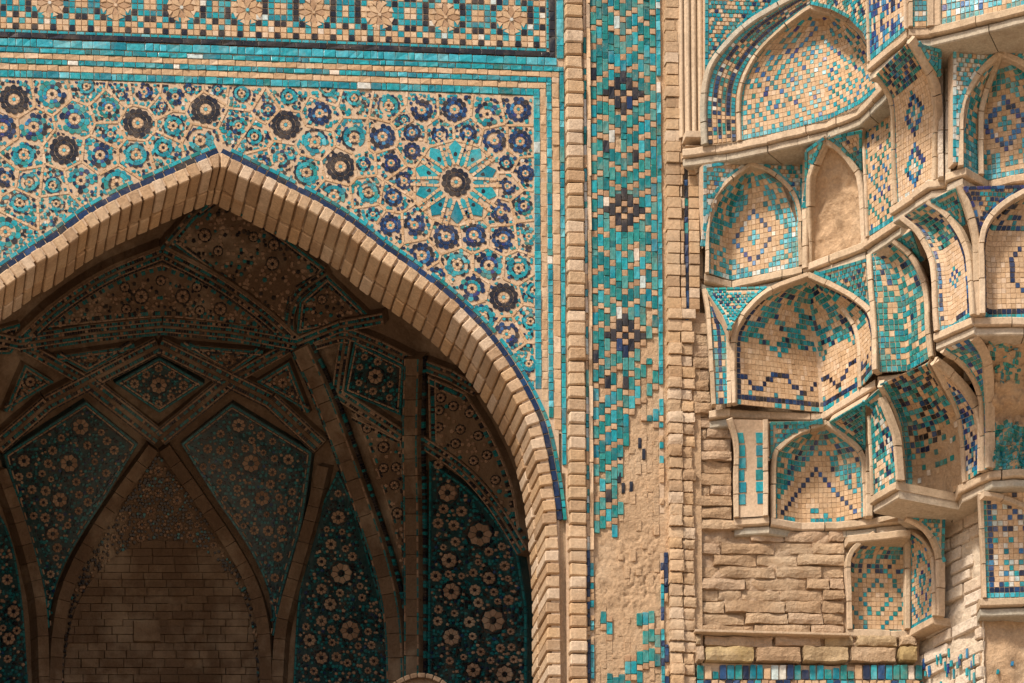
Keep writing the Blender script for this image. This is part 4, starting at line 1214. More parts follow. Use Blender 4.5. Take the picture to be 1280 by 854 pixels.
    if ribs[1]: bar('rib', t, Rp, n, rw*PX*ribs[1])
    if led: ledge(t, led, led_z if led_z is not None else zb, -n if abs(n.y) > .05 else Vector((0, 1, 0)), led_back, led_out, low=low)
    return Lp, Rp, n, S
def edge_pat(core, edge=('turq', 'teal'), second=None, brow=('turq', 'teal', 'sand'), local=False):
    def f(a, b, na, nb, aa=0):
        e = (na-1)/2-abs(a)
        if e < .6: return random.choice(edge)
        if b == 0: return random.choice(brow)
        if second and (e < 1.6 or b == 1): return random.choice(second)
        return core(a if local else aa, b, na, nb)
    return f
def p_loz(rad, mid, k1='azure', ground=None, ctr='sky'):
    def f(a, b, na, nb):
        d = abs(a)+abs(b-round(mid*nb))
        if abs(d-rad) < .75: return pick((4, k1), (1, 'cobalt'), (.4, 'white'))
        if d < 1.6: return pick((2, ctr), (1, 'white'), (1, 'turq'))
        if d > rad+3 and R() < .62: return pick((3, 'turq'), (2, 'sky'), (2, 'teal'))
        if R() < .025: return pick((1, 'white'), (1, 'sky'))
        return sandy()
    return f
def p_lat(k1='turq', k2='cobalt', per=6, dens=.9):
    def f(a, b, na, nb):
        u, v = (a+b) % per, (a-b) % per
        if u < .95 or v < .95:
            return pick((4, k1), (1.6, k2), (.8, 'teal')) if R() < dens else sandy()
        du, dv = u-per/2, v-per/2
        if abs(du)+abs(dv) < 1: return pick((1, k1), (3, k2))
        if per > 7 and abs(max(abs(du), abs(dv))-2) < .5: return pick((4, k1), (1, 'teal')) if R() < .8 else sandy()
        return sandy()
    return f
def p_zig(a, b, na, nb):
    zz = 3+abs(a % 9-4.5)*.75
    if abs(b-zz) < .62: return pick((5, 'cobalt'), (1, 'black'))
    if abs(b-(nb*.50-abs(a % 9-4.5)*.9)) < .62: return pick((4, 'turq'), (2, 'teal'))
    if b == 2 and a % 5 == 0: return 'turq'
    if b > nb*.40:
        q = (a+b*1.0) % 7, (a-b) % 7
        if b > nb*.68: return pick((5, 'teal'), (4, 'sand'), (2, 'cobalt'), (2, 'turq'))
        if q[0] < 1.1 or q[1] < 1.1: return pick((4, 'turq'), (3, 'teal'), (1, 'cobalt'))
    return sandy()
def p_teal(a, b, na, nb):
    q = abs(a) % 3+(b % 6)
    if (round(a) % 3 == 0 and b % 4 == 2) or R() < .10: return pick((3, 'sand'), (1, 'flesh'))
    return pick((9, 'teal'), (3, 'turq'), (1, 'cobalt'), (1.6, 'sand'))
def p_flow(k1, k2, g=.5, dk=.2):
    def f(a, b, na, nb):
        if abs((b % 5)-2)+abs(a % 4-2) < 1.5: return pick((2, k1), (1, k2), (1, 'white'))
        return pick((g*6, 'flesh'), (3, k1), (dk*8, k2), (1.5, 'turq'))
    return f
def p_chev(a, b, na, nb):
    d = abs(a)+b; nb = round(nb)
    if abs(d-nb*.50) < .8 and b < nb*.6: return pick((4, 'cobalt'), (1, 'azure'))
    if d > nb*.66: return pick((5, 'turq'), (4, 'teal'), (3, 'sand'), (1.5, 'cobalt'))
    if d < nb*.16: return pick((2, 'turq'), (2, 'flesh'))
    return sandy()
def group_thing(label, loc, cat='niche cell', name='niche_cell'):
    return thing(name, label, cat, loc, 'cells of the stalactite niche')
def Yl(rp, pts, zt=None, nt_=0):         # pixels -> points at the depth of a rib in the same picture row; the first nt_ hang from the ledge at zt
    return [onZ(p[0], p[1], zt[1]) if i < nt_ else onY(p[0], p[1], depth_at(rp, p[1])) for i, p in enumerate(pts)]

t5, t4, t3, t2 = ('z', z5-LIP), ('z', z4-LIP), ('z', z3-LIP), ('z', z2-LIP)
# ---------------- tier 5
t = group_thing('large pointed tile panel with teal lattice under the top edge, above the long brown ledge', onZ(985, 163, z5))
Lp, Rp, n, S_ = hood_cell(t, [(925,176),(924,131),(929,101),(945,70),(971,42),(999,19),(1013,10)], [(1098,112),(1093,75),(1081,47),(1062,28),(1039,16),(1013,10)], z5, ('y', -.45),
    [(925,176),(985,163),(1039,148),(1074,131),(1098,112)], edge_pat(p_lat('turq', 'azure', 10, .96), ('turq', 'teal'), None, ('sky', 'turq', 'turq'), local=True), tw=6, th=6.4, p=6, rw=7,
    led=[(853,189),(922,179),(985,165),(1034,153),(1074,137),(1107,104)], led_back=.5, led_out=.02)
Lo = rib3([(881,181),(879.5,131),(887,87),(910,54),(938,28),(964,12),(985,0),(1012,-14)], z5, ('y', -.48))
bar('outer_rib', t, Lo, n, 9*PX, k='stone')
mb = MB(); m0 = MB(); A_, B_ = resample(Lo, 44), resample(Lp, 44)
for i in range(44):
    m0.face([A_[i], B_[i], B_[i+1], A_[i+1]], 'grout')
    rows = (0.10, .24, .38, .62, .76, .90); ks = ('turq', 'cobalt', None, 'cobalt', 'turq')
    for r_ in range(5):
        k = ks[r_] or pick((3, 'sand'), (2, 'flesh'), (3, 'teal'), (1, 'cobalt'))
        if R() < .08: k = pick((1, 'sand'), (1, 'white'))
        if i < 7: k = pick((3, 'black'), (2, 'cobalt'), (4, 'sand'), (1, 'teal'))
        subs = 2 if ks[r_] is None else 1
        for s in range(subs):
            f0, f1 = rows[r_]+(rows[r_+1]-rows[r_])*s/subs, rows[r_]+(rows[r_+1]-rows[r_])*(s+1)/subs
            g = .015
            tile3(mb, [A_[i].lerp(B_[i], f0+g), A_[i].lerp(B_[i], f1-g), A_[i+1].lerp(B_[i+1], f1-g).lerp(A_[i].lerp(B_[i], f1-g), .08), A_[i+1].lerp(B_[i+1], f0+g).lerp(A_[i].lerp(B_[i], f0+g), .08)], .006, k if s == 0 else pick((2, 'sand'), (2, 'teal')))
b = m0.build('arch_band', t); mb.build('tesserae', b, 'stuff')
def linY(pts, x0, y0, x1, y1): return [onY(x, y, y0+(y1-y0)*(x-x0)/(x1-x0)) for x, y in pts]
wedge(t, [onY(x, y, -.085) for x, y in ((881,125),(881,-70),(1015,-70),(1010,-18),(985,-4),(962,9),(936,24),(908,50),(886,82))], 'mixed')
wedge(t, linY([(1013,6),(1039,12),(1062,24),(1083,45),(1088,62),(1088,-70),(1013,-70)], 1013, -.46, 1098, -.95), 'mixed')
t = group_thing('tall blue floral panel facing left at the top edge', onZ(1110, 60, z5))
hood_cell(t, [(1088,77),(1086,0),(1085,-70)], [(1134,36),(1133,-20),(1133,-70)], z5, 'v', [(1088,77),(1134,36)], edge_pat(p_flow('azure', 'cobalt', 1.7, .12), ('turq', 'azure'), None, ('turq', 'sky')), tw=5.5, th=8, rw=4, led=[(1085,80),(1136,38)], led_out=.01)
t = group_thing('narrow tile panel beside the pale brick post at the top edge', onZ(1150, 35, z5))
hood_cell(t, [(1138,34),(1138,-70)], [(1163,33),(1163,-70)], z5, 'v', [(1138,34),(1163,33)], edge_pat(p_flow('turq', 'teal', .5), ('teal',)), rw=6, ribs=(1, 1.6), led=[(1135,38),(1166,37)])
t = group_thing('pale mosaic panel in the top right corner, above the deep brown ledge', onZ(1240, 15, z5))
hood_cell(t, [(1172,33),(1172,-70)], [(1340,-8),(1340,-70)], z5, 'v', [(1172,33),(1340,-8)], edge_pat(p_flow('sky', 'azure', 1.2, .12), ('sky', 'turq', 'white')), rw=9, ribs=(1.3, 1), led=[(1163,37),(1280,8),(1345,-8)], led_back=.6)
# ---------------- tier 4
t = group_thing('arched niche with blue lozenge on sand tiles, below the left end of the brown ledge', onZ(940, 345, z4))
Lp, Rp, n, S_ = hood_cell(t, [(884,341),(885.5,278),(891.6,251),(911,226),(938.4,205.5)], [(1001,333),(1000,300),(998.6,263),(987.6,236),(963,215),(938.4,205.5)], z4, t5, [(884,341),(914,351),(1001,333)],
    edge_pat(p_loz(5.2, .33), ('teal', 'turq', 'sky'), None, ('sky', 'turq', 'white')), tw=6, th=7, p=4.5, rw=6, led=[(877,344),(914,353),(1004,334)])
wedge(t, Yl(Lp, [(879,310),(879,206),(938,198),(938,203),(911,223),(890,249),(883.5,278)]), 'pale'); wedge(t, Yl(Rp, [(938,198),(1004,190),(1004,300),(1001,263),(989,234),(964,212),(938,203)]), 'pale')
bar('outer_rib', t, rib3([(876,350),(875.5,290),(874.5,226),(867,207),(856,195)], z4, ('y', -.06)), n, 6*PX)
t = group_thing('pointed blind niche of bare rough plaster without tiles', onZ(1045, 318, z4))
Lp, Rp, n, S_ = hood_cell(t, [(1013,331),(1012,234),(1017,209),(1030.6,177)], [(1080,304),(1076,231),(1066,207),(1049,187),(1030.6,177)], z4, t5, [(1013,331),(1026,331),(1070,314),(1080,304)], None, p=5, rw=9, relief=.012, led=[(1008,333),(1083,304)], led_out=.03)
wedge(t, Yl(Lp, [(1006,188),(1030,170),(1030,177),(1016,208),(1010,234),(1006,262)], t5, 2), 'teal'); wedge(t, Yl(Rp, [(1033,171),(1078,162),(1078,222),(1067,204),(1050,185)], t5, 2), 'mixed')
bar('post', t, [onY(1007, y, Lp[0].y-.01) for y in (336, 280, 230, 188)], n, 8*PX)
t = group_thing('upright sandy panel with broken teal lattice, right of the bare plaster niche', onZ(1105, 285, z4))
hood_cell(t, [(1086,296),(1083,230),(1080,150)], [(1124,272),(1121,210),(1119,120)], z4, 'v', [(1086,296),(1124,272)], edge_pat(p_lat('teal', 'azure', 6, .8), ('turq', 'teal', 'sand'), None, ('turq', 'sky'), local=True), tw=5, th=7, rw=5, led=[(1084,302),(1126,273)], relief=.003)
t = group_thing('bright panel of stacked blue lozenges facing left, between two curved ribs', onZ(1145, 240, z4))
Lp, Rp, n, S_ = hood_cell(t, [(1121,255),(1118,200),(1116,135),(1108,112),(1094,94)], [(1168,226),(1170,160),(1168,112),(1155.5,81.5),(1137,51)], z4, t5, [(1121,255),(1168,226)],
    edge_pat(lambda a, b, na, nb: pick((4, 'azure'), (2, 'cobalt'), (2, 'turq')) if abs(abs(a)+abs(b % 10-5)-3.4) < .95 else (pick((3, 'turq'), (1, 'white'), (2, 'azure')) if abs(a)+abs(b % 10-5) < 1.2 else ('flesh' if b < nb*.75 else pick((2, 'teal'), (1, 'sand'), (1, 'cobalt')))), ('turq', 'sky', 'azure'), None, ('white', 'flesh'), local=True), tw=4.6, th=6.4, p=4, rw=7, led=[(1118,260),(1165,228),(1190,225)], led_out=.03)
wedge(t, Yl(Rp, [(1146,53),(1177,62),(1175,98),(1160,76)], t5, 2), 'teal')
t = thing('brick_post', 'pale ribbed brick post between the lozenge panel and the right arched niche', 'post', onZ(1180, 222, z4))
bar('backing', t, [onY(1183, y, onZ(1180, 222, z4).y+.04) for y in (224, 140, 58)], Vector((-.3, -1, 0)).normalized(), 34*PX, .2, .0, 'mould')
for x, w in ((1176, 7), (1185, 8)): bar('shaft', t, [onY(x+(427-y)*0, y, onZ(1180, 222, z4).y) for y in (224, 180, 120, 58)], Vector((-.3, -1, 0)).normalized(), w*PX, .05, .03, 'chalk')
t = group_thing('deep arched niche with double rim in pale mosaic, right edge below the deep ledge', onZ(1260, 215, z4))
Lp, Rp, n, S_ = hood_cell(t, [(1201,208),(1202,140),(1212,112),(1228.6,87),(1250,67.5)], [(1322,200),(1316,140),(1304,110),(1286,86),(1268,74),(1250,67.5)], z4, t5, [(1201,208),(1233,226),(1305,212),(1322,200)],
    edge_pat(p_loz(4.6, .42, 'azure', None, 'turq'), ('teal', 'turq'), None, ('turq', 'sky')), tw=6.3, th=6.8, p=4.5, rw=8, led=[(1185,218),(1203,211),(1233,228),(1280,219),(1345,206)], led_back=.5)
wedge(t, Yl(Lp, [(1191,205),(1191,62),(1250,48),(1250,63),(1226,84),(1209,110),(1199,140),(1198,205)]), 'pale'); wedge(t, Yl(Rp, [(1250,48),(1345,25),(1345,190),(1320,140),(1307,108),(1288,82),(1270,70),(1250,63)]), 'pale')
ir = [S_(.27, v/14) for v in range(15)]; bar('inner_rib', t, [p+Vector((0, -.02, 0)) for p in ir], n, 7*PX)
# ---------------- tier 3
t = group_thing('slender blue and turquoise tile strip left of the large hooded niche', onZ(900, 505, z3))
hood_cell(t, [(892,506),(888,430),(885,390),(880,363)], [(911.5,505),(910.5,424),(906,403),(894,380),(880,363)], z3, t4, [(892,506),(911.5,505)], lambda a, b, na, nb, aa: pick((5, 'cobalt'), (1, 'flesh')) if abs(a) < .6 and na > 2 else pick((6, 'turq'), (1, 'teal'), (1, 'sand')), tw=6, th=9, rw=6.5, led=[(887,516),(913,513)])
t = group_thing('large hooded niche with dark blue zigzag on sand tiles', onZ(1000, 512, z3))
Lp, Rp, n, S_ = hood_cell(t, [(917,505),(916.5,428),(923,405),(940,381.5),(966,361),(1010,344)], [(1094,463),(1091,400),(1073,377),(1043,359),(1010,344)], z3, t4, [(917,505),(1028.6,516),(1072,490),(1094,463)],
    edge_pat(p_zig, ('turq', 'teal'), ('cobalt', 'black', 'cobalt'), ('turq', 'sand')), tw=6, th=7, p=2.3, rw=8.5, led=[(911,514),(1028.6,518),(1099,474)])
wedge(t, Yl(Lp, [(881,361),(960,359),(934,380),(918,403),(911.5,414),(903,394)], t4, 2), 'teal'); wedge(t, Yl(Rp, [(1016,342),(1087,322),(1089,384),(1074,372),(1044,354)], t4, 2), 'teal')
m_ = [S_(.80, v/10*.72) for v in range(11)]; bar('inner_rib', t, [p+n*.004 for p in m_], n, 6*PX, .02, .012)
t = group_thing('green teal two-sided niche cell with sand blossoms, right of the zigzag niche', onZ(1130, 465, z3))
Lp, Rp, n, S_ = hood_cell(t, [(1096,466),(1092,400),(1087,320)], [(1164,447),(1161,419),(1158,367),(1150,339),(1137,318),(1117,302)], z3, t4, [(1096,466),(1135,464),(1164,447)], edge_pat(p_teal, ('teal', 'turq'), None, ('teal', 'turq')), tw=7.5, th=8, p=3, rw=8.5, led=[(1097,472),(1137,467),(1170,449)])
wedge(t, Yl(Rp, [(1120,299),(1140,288),(1154,328),(1140,312)], t4, 2), 'teal')
t = group_thing('narrow cell with white ground and small blue cross, facing left', onZ(1195, 405, z3))
Lp, Rp, n, S_ = hood_cell(t, [(1172,414),(1169.5,380),(1168,344),(1163,318.5),(1147.6,290),(1127,272)], [(1216,394),(1213,344),(1209.4,316),(1199,290),(1181,267),(1159,253)], z3, t4, [(1172,414),(1190,412),(1216,394)],
    edge_pat(lambda a, b, na, nb: (pick((3, 'azure'), (2, 'turq')) if abs(a)+abs(b-round(nb*.34))*.8 < 2.3 and (round(a)+b) % 2 == 0 else 'flesh') if b < nb*.62 else pick((3, 'teal'), (2, 'sand'), (1, 'cobalt')), ('turq', 'sky'), ('cobalt', 'azure', 'cobalt', 'flesh'), ('turq', 'sky'), local=True), tw=5, th=6.5, p=2.6, rw=8, led=[(1170,418),(1218,397)], led_out=.02)
wedge(t, Yl(Rp, [(1162,251),(1198,233),(1208,282),(1198,283),(1183,264)], t4, 2), 'teal')
t = group_thing('arched niche with navy octagon and cross on buff tiles at the right edge', onZ(1280, 395, z3))
Kr = rib3([(1222,395),(1221,316),(1217,285),(1209.4,259),(1199,233)], z3, t4)
Lp, Rp, n, S_ = hood_cell(t, [(1228,393),(1227.5,329),(1227,303),(1233,280),(1250.6,259),(1280,240),(1300,233)], [(1370,383),(1364,310),(1345,265),(1300,233)], z3, t4, [(1228,393),(1236,400),(1345,397),(1370,383)],
    edge_pat(lambda a, b, na, nb: ('cobalt' if abs(max(abs(a), abs(b-nb*.34)*1.0, (abs(a)+abs(b-nb*.34))*.74)-5.2) < .6 else (pick((2, 'turq'), (2, 'cobalt')) if (abs(a-.5) < 1.2 and abs(b-nb*.34) < 3.2 and (round(a)+b) % 2 == 0) else (sandy() if b < nb*.62 else pick((4, 'sand'), (2, 'teal'), (2, 'cobalt'), (2, 'black'))))), ('teal', 'turq'), ('cobalt', 'black'), ('turq', 'teal')), tw=6.6, th=7, p=4.5, rw=8.5, led=[(1217,399),(1280,398),(1375,388)], led_back=.5)
bar('rib', t, Kr, n, 9*PX)
wedge(t, Yl(Kr, [(1203,233),(1292,231),(1278,238),(1248,256),(1230,277),(1223,294),(1216,262)], t4, 2), 'navy')
# ---------------- tier 2
t = group_thing('hanging panel with two upright teal bars, left of the shaded arched niche', onZ(938, 648, z2))
Lp, Rp, n, S_ = hood_cell(t, [(921,647),(920,600),(920,555),(912,524)], [(957,645),(957,590),(957,525)], z2, t3, [(921,647),(957,645)], lambda a, b, na, nb, aa: None if b < 1 or b > nb-2 or abs(a) < .5 else pick((6, 'turq'), (3, 'teal')), tw=12, th=17, rw=8, led=[(917,650),(961,647)], led_out=.02)
t = group_thing('shaded arched niche with dark blue chevron on sand tiles, above the ruined brickwork', onZ(1025, 650, z2))
Lp, Rp, n, S_ = hood_cell(t, [(967,648),(967.5,575),(977.5,557.5),(1000,540),(1032.5,529)], [(1082,646),(1081,600),(1077.5,567.5),(1055,545),(1032.5,529)], z2, t3, [(967,648),(1000,655),(1045,654),(1082,646)], edge_pat(p_chev, ('teal', 'turq'), None, ('turq', 'sand')), tw=6.2, th=7, p=4, rw=8, led=[(961,648),(1000,655),(1045,654),(1132,645)])
wedge(t, Yl(Lp, [(962,527),(1030,526),(998,537),(975,555),(963,576)], t3, 2), 'teal'); wedge(t, Yl(Rp, [(1036,527),(1082,500),(1083,564),(1057,542)], t3, 2), 'teal')
bar('post', t, [onY(1086, y, Rp[0].y-.02) for y in (646, 600, 550, 508)], n, 9*PX)
t = group_thing('small green tile cell tucked behind the curved rib, beside the shaded niche', onZ(1106, 610, z2))
hood_cell(t, [(1092,620),(1090,570),(1088,520)], [(1124,600),(1118,545),(1100,498)], z2, 'v', [(1092,620),(1124,600)], edge_pat(p_flow('teal', 'cobalt', .6), ('teal',)), tw=6, th=7, rw=5, led=[(1092,622),(1124,602)])
t = group_thing('crumbling hooded cell, dark mosaic above and bare plaster low down', onZ(1165, 625, z2))
def frag(a, b, na, nb, aa=0):
    e = (na-1)/2
    if a < -e+1.2: return pick((6, 'turq'), (2, 'teal'))
    if b < 1: return pick((2, 'turq'), (1, 'white'), (2, 'sand')) if R() < .6 else None
    lim = .16+.42*(a+e)/max(2*e, 1)
    if b/nb < lim: return (pick((2, 'teal'), (2, 'white'), (2, 'sand')) if R() < .22 and b/nb > lim-.3 else None)
    return pick((4, 'turq'), (3, 'teal'), (3, 'cobalt'), (2, 'black'), (4, 'sand'))
Lp, Rp, n, S_ = hood_cell(t, [(1130,629),(1128,580),(1124,539),(1114,508),(1100,481)], [(1206,607),(1203,554.6),(1200,521),(1186,500.5),(1170,472),(1160,453)], z2, t3, [(1130,629),(1152,627),(1184,619),(1206,607)], frag, tw=7, th=8, p=3, rw=8.5, relief=.008, led=[(1123,633),(1183,628)], ribs=(1, .01), led_back=.14)
wedge(t, Yl(Lp, [(1079,503),(1100,485),(1118,538),(1106,522)], t3, 2), 'teal')
t = group_thing('curved strip of blue blossoms facing left, under the stepped ledge knuckle', onZ(1216, 595, z2))
Lp, Rp, n, S_ = hood_cell(t, [(1207,603),(1204,554),(1199,521),(1185,488),(1167,453)], [(1226,590),(1226,540),(1220,512),(1198,480),(1167,453)], z2, t3, [(1207,603),(1226,590)], edge_pat(p_flow('azure', 'cobalt', 1.0, .15), ('turq', 'azure')), tw=4.6, th=6.5, p=3, rw=7)
t = group_thing('curved teal sliver between two pale ribs, left of the ruined niche', onZ(1231, 586, z2))
hood_cell(t, [(1229,589),(1228,510),(1220,478),(1199,451.5),(1178.5,437)], [(1236,585),(1234.5,480),(1228,442),(1215,422)], z2, t3, [(1229,589),(1236,585)], edge_pat(p_flow('teal', 'azure', .2), ('turq',)), tw=6, th=8, p=3, rw=8)
t = group_thing('ruined niche of broken plaster with a teal tile remnant along its foot, right edge', onZ(1280, 586, z2))
def ruined(a, b, na, nb, aa=0):
    if b/nb < .34+.05*noise.noise((a*.7, 3, 1)) and R() < .97: return pick((6, 'teal'), (2, 'turq'), (1, 'sky'))
    if b/nb > .66 and a < -na*.2 and R() < .4: return pick((3, 'teal'), (1, 'turq'))
    return None
hood_cell(t, [(1240,586),(1239,520),(1234,430)], [(1375,584),(1375,430)], z2, t3, [(1240,586),(1262,589),(1300,594),(1375,584)], ruined, tw=6, th=6.5, p=5, rw=4, relief=.05, led=[(1204,608),(1240,590),(1280,589),(1375,589)], led_out=.03, led_back=.5)
# ---------------- tier 1
t = group_thing('low niche with stepped teal diamond on buff tiles, set in ruined brickwork', onZ(1095, 787, z1))
Lp, Rp, n, S_ = hood_cell(t, [(1062,787),(1061,740),(1060.5,699),(1074,680),(1093,667)], [(1134,787),(1134,740),(1134,700),(1133,668)], z1, t2, [(1062,787),(1066,792),(1130,793),(1134,787)], edge_pat(lambda a, b, na, nb: pick((4, 'turq'), (3, 'teal')) if (abs(a)+abs(b-round(nb*.33))) % 4 < .8 and R() < .94 else ('cobalt' if abs(b-nb*.62) < .8 and R() < .5 else (pick((4, 'teal'), (2, 'sand'), (1, 'cobalt')) if b > nb*.72 else sandy())), ('turq', 'teal', 'sand')), tw=6.3, th=6.3, p=3, rw=8, led=[(1057,789),(1139,790)], low=False)
ledge(t, [(1060,668),(1095,665),(1138,660)], z2-LIP-.004, Vector((0, 1, 0)), .3, .0, low=False)
t = group_thing('narrow left-facing panel with turquoise diamond, joined to the low niche', onZ(1154, 780, z1))
Lp, Rp, n, S_ = hood_cell(t, [(1138,788),(1137.5,730),(1137,668)], [(1169,770),(1168.5,720),(1167,697),(1156,676),(1137,662)], z1, t2, [(1138,788),(1169,770)], edge_pat(lambda a, b, na, nb: pick((4, 'turq'), (2, 'azure')) if abs((abs(a)*1.4+abs(b-nb*.42)) % 5-2) < .8 else sandy(), ('turq', 'sky', 'flesh'), None, ('turq',), local=True), tw=4.6, th=5.6, p=3, rw=6, led=[(1138,790),(1172,771)], low=False)
OR = rib3([(1173,770),(1173.5,720),(1172,690),(1162,668),(1148,655),(1132,648)], z1, t2); bar('outer_rib', t, OR, n, 6*PX)
wedge(t, Yl(OR, [(1131,645),(1182,640),(1180,705),(1173,690),(1163,666),(1149,653)]), 'mixed')
t = group_thing('bright arched panel with navy border and scattered blue squares, lower right corner', onZ(1270, 748, z1))
Lp, Rp, n, S_ = hood_cell(t, [(1231,748),(1229,690),(1227,640),(1226,617)], [(1362,745),(1362,690),(1362,612)], z1, t2, [(1231,748),(1362,745)], edge_pat(lambda a, b, na, nb: pick((2, 'azure'), (3, 'turq'), (1.5, 'cobalt')) if (round(a*1.0) % 3 == 0 and b % 2 == 0) or (round(a)+b) % 5 == 0 and R() < .5 else pick((4, 'flesh'), (2, 'white'), (2, 'sand')), ('turq', 'teal', 'sky'), ('cobalt', 'cobalt', 'azure'), ('turq', 'sky')), tw=7.2, th=7.2, p=8, rw=6, led=[(1224,751),(1280,749),(1370,747)], led_out=.03)
arc = [onY(x, y, depth_at(Lp, y)-.03) for x, y in sp([(1228,619),(1252,622),(1287,637),(1322,663),(1350,705),(1362,745)])]
bar('rib', t, arc, n, 7*PX)
wedge(t, [onY(x, y, depth_at(Lp, y)-.022) for x, y in [(1234,612),(1375,612),(1372,745),(1362,740),(1350,702),(1322,660),(1287,633),(1254,619)]], 'navy')

# ---------------- rough core behind the cells
t = thing('niche_core', 'rough brick core showing between the ledges of the stalactite niche', 'wall', onY(1000, 854, .5))
plan = {5: ([(846,190),(985,165),(1034,153),(1074,137),(1107,104),(1136,40),(1166,37),(1345,-8)], z5, z5+1.2), 4: ([(862,344),(914,353),(1004,334),(1083,304),(1126,273),(1165,228),(1190,225),(1233,228),(1345,206)], z4, z5),
        3: ([(862,516),(913,513),(1028,518),(1099,474),(1137,467),(1170,440),(1218,397),(1375,388)], z3, z4), 2: ([(862,650),(961,647),(1045,654),(1123,633),(1183,628),(1205,608),(1240,590),(1375,589)], z2, z3)}
for k_, (pl, za, zb_) in plan.items():
    mb = MB(); P = [onZ(x, y, za) for x, y in pl]; P = [Vector((p.x+(0 if i == 0 else .20), p.y+(.03 if i == 0 else .32), 0)) for i, p in enumerate(P)]
    P.insert(1, Vector((P[0].x+.10, P[0].y+.02, 0))); 
    for a, b in zip(P, P[1:]): mb.face([(a.x, a.y, za-.08), (b.x, b.y, za-.08), (b.x, b.y, zb_-.02), (a.x, a.y, zb_-.02)], 'ruin')
    P0 = [onZ(x, y, za)+Vector((.03, .05, 0)) for x, y in pl]
    for a, b in zip(P0, P0[1:]): mb.face([(a.x, a.y, za-.03), (b.x, b.y, za-.03), (b.x+.5, b.y+1.6, za-.03), (a.x+.3, a.y+1.6, za-.03)], 'ruin')
    for a, b in zip(P, P[1:]): mb.face([(a.x, a.y, zb_-.05), (b.x, b.y, zb_-.05), (b.x+.6, b.y+1.6, zb_-.05), (a.x+.3, a.y+1.6, zb_-.05)], 'ruin')
    mb.build('core_tier', t)

# ================================================================== RUINED BRICKWORK UNDER THE NICHE
YR = .01
rw_ = thing('ruined_brickwork', 'crumbling buff brick courses below the shaded niche', 'wall', onY(960, 854, YR))
def XR_(px, py, y=YR): return onY(px, py, y).x
def ZR_(px, py, y=YR): return onY(px, py, y).z
mb = MB(); nx, nz = 90, 120; x0, x1 = XR_(862, 700), XR_(1150, 700); za, zb_ = ZR_(950, 940), ZR_(950, 505); id_ = {}
for i in range(nx+1):
    for j in range(nz+1):
        x, z = x0+(x1-x0)*i/nx, za+(zb_-za)*j/nz
        id_[i, j] = len(mb.v); mb.v.append((x, YR+.024+.015*noise.fractal((x*14, z*14, 4), 1, 2, 5), z))
kk = mb.mi('ruin')
for i in range(nx):
    for j in range(nz):
        xm = x0+(x1-x0)*(i+.5)/nx; zm = za+(zb_-za)*(j+.5)/nz
        if xm > XR_(1062, 700) and zm > ZR_(1062, 789): continue
        if xm > XR_(916, 650) and zm > ZR_(950, 664): continue
        mb.f.append((id_[i, j], id_[i+1, j], id_[i+1, j+1], id_[i, j+1])); mb.m.append(kk)
mb.build('rubble_bed', rw_, smooth=True)
y = 793; i = 0
while y > 515:
    h = U(12.5, 16); x = 866-U(0, 10); xe = 1056 if y > 668 else (958 if y > 655 else 915)
    while x < xe-6:
        w = random.choice((30, 44, 56, 66, 74))*U(.85, 1.1)
        xb = min(x+w, xe+U(-3, 3))
        if xe-xb < 14: xb = xe
        if R() < .90:
            rough_brick(rw_, (XR_(max(x, 865)+.8, y), YR-.004+U(-.010, .012), ZR_(x, y-.6)), (XR_(xb-.8, y), YR+.06, ZR_(x, y-h+1.6)), 'ruin', .013, i)
        x = xb; i += 1
    y -= h
for ya, yb, yd, xs_ in ((807.5, 795.5, -.0, [(868,876),(880,966),(968,1026),(1030,1066),(1070,1121),(1123,1145)]), (828.5, 812, -.02, [(868,878),(880,940),(943,999),(1002,1058),(1062,1118),(1121,1145)])):
    for a, b in xs_:
        rough_brick(rw_, (XR_(a+1, ya), YR-.03+yd+U(-.008, .008), ZR_(a, ya)), (XR_(b-1, ya), YR+.06, ZR_(a, yb)), pick((2, 'yellow'), (2, 'ruin')), .016, a)
slab('ledge_course', rw_, (XR_(866, 796), YR-.05, ZR_(960, 796.5)), (XR_(1060, 796), YR+.06, ZR_(960, 793.4)), 'mould')
ts = thing('tile_course', 'row of upright turquoise and navy tiles along the foot of the ruined brickwork', 'tile border', onY(1008, 870, YR))
slab('bed', ts, (XR_(868, 850), YR-.004, ZR_(1000, 940)), (XR_(1147, 850), YR+.03, ZR_(1000, 832)), 'grout')
x = 870
while x < 1146:
    w = U(8.6, 10.2); yb = 833+(U(3, 8) if R() < .2 else 0)
    utile(ts, XR_(x+.9, 850), XR_(x+w-.9, 850), ZR_(x, 850.5), ZR_(x, yb), YR-.006, .012+U(-.003, .003), pick((5, 'turq'), (2.5, 'cobalt'), (4, 'teal'), (1, 'sand'), (.6, 'white'))); x += w
x = 870
while x < 1146:
    utile(ts, XR_(x+.8, 850), XR_(x+8.4, 850), ZR_(x, 859.5), ZR_(x, 851.6), YR-.006, .009+U(-.003, .003), pick((3, 'header'), (3, 'sand'), (2, 'cobalt'), (2, 'turq'))); x += 9
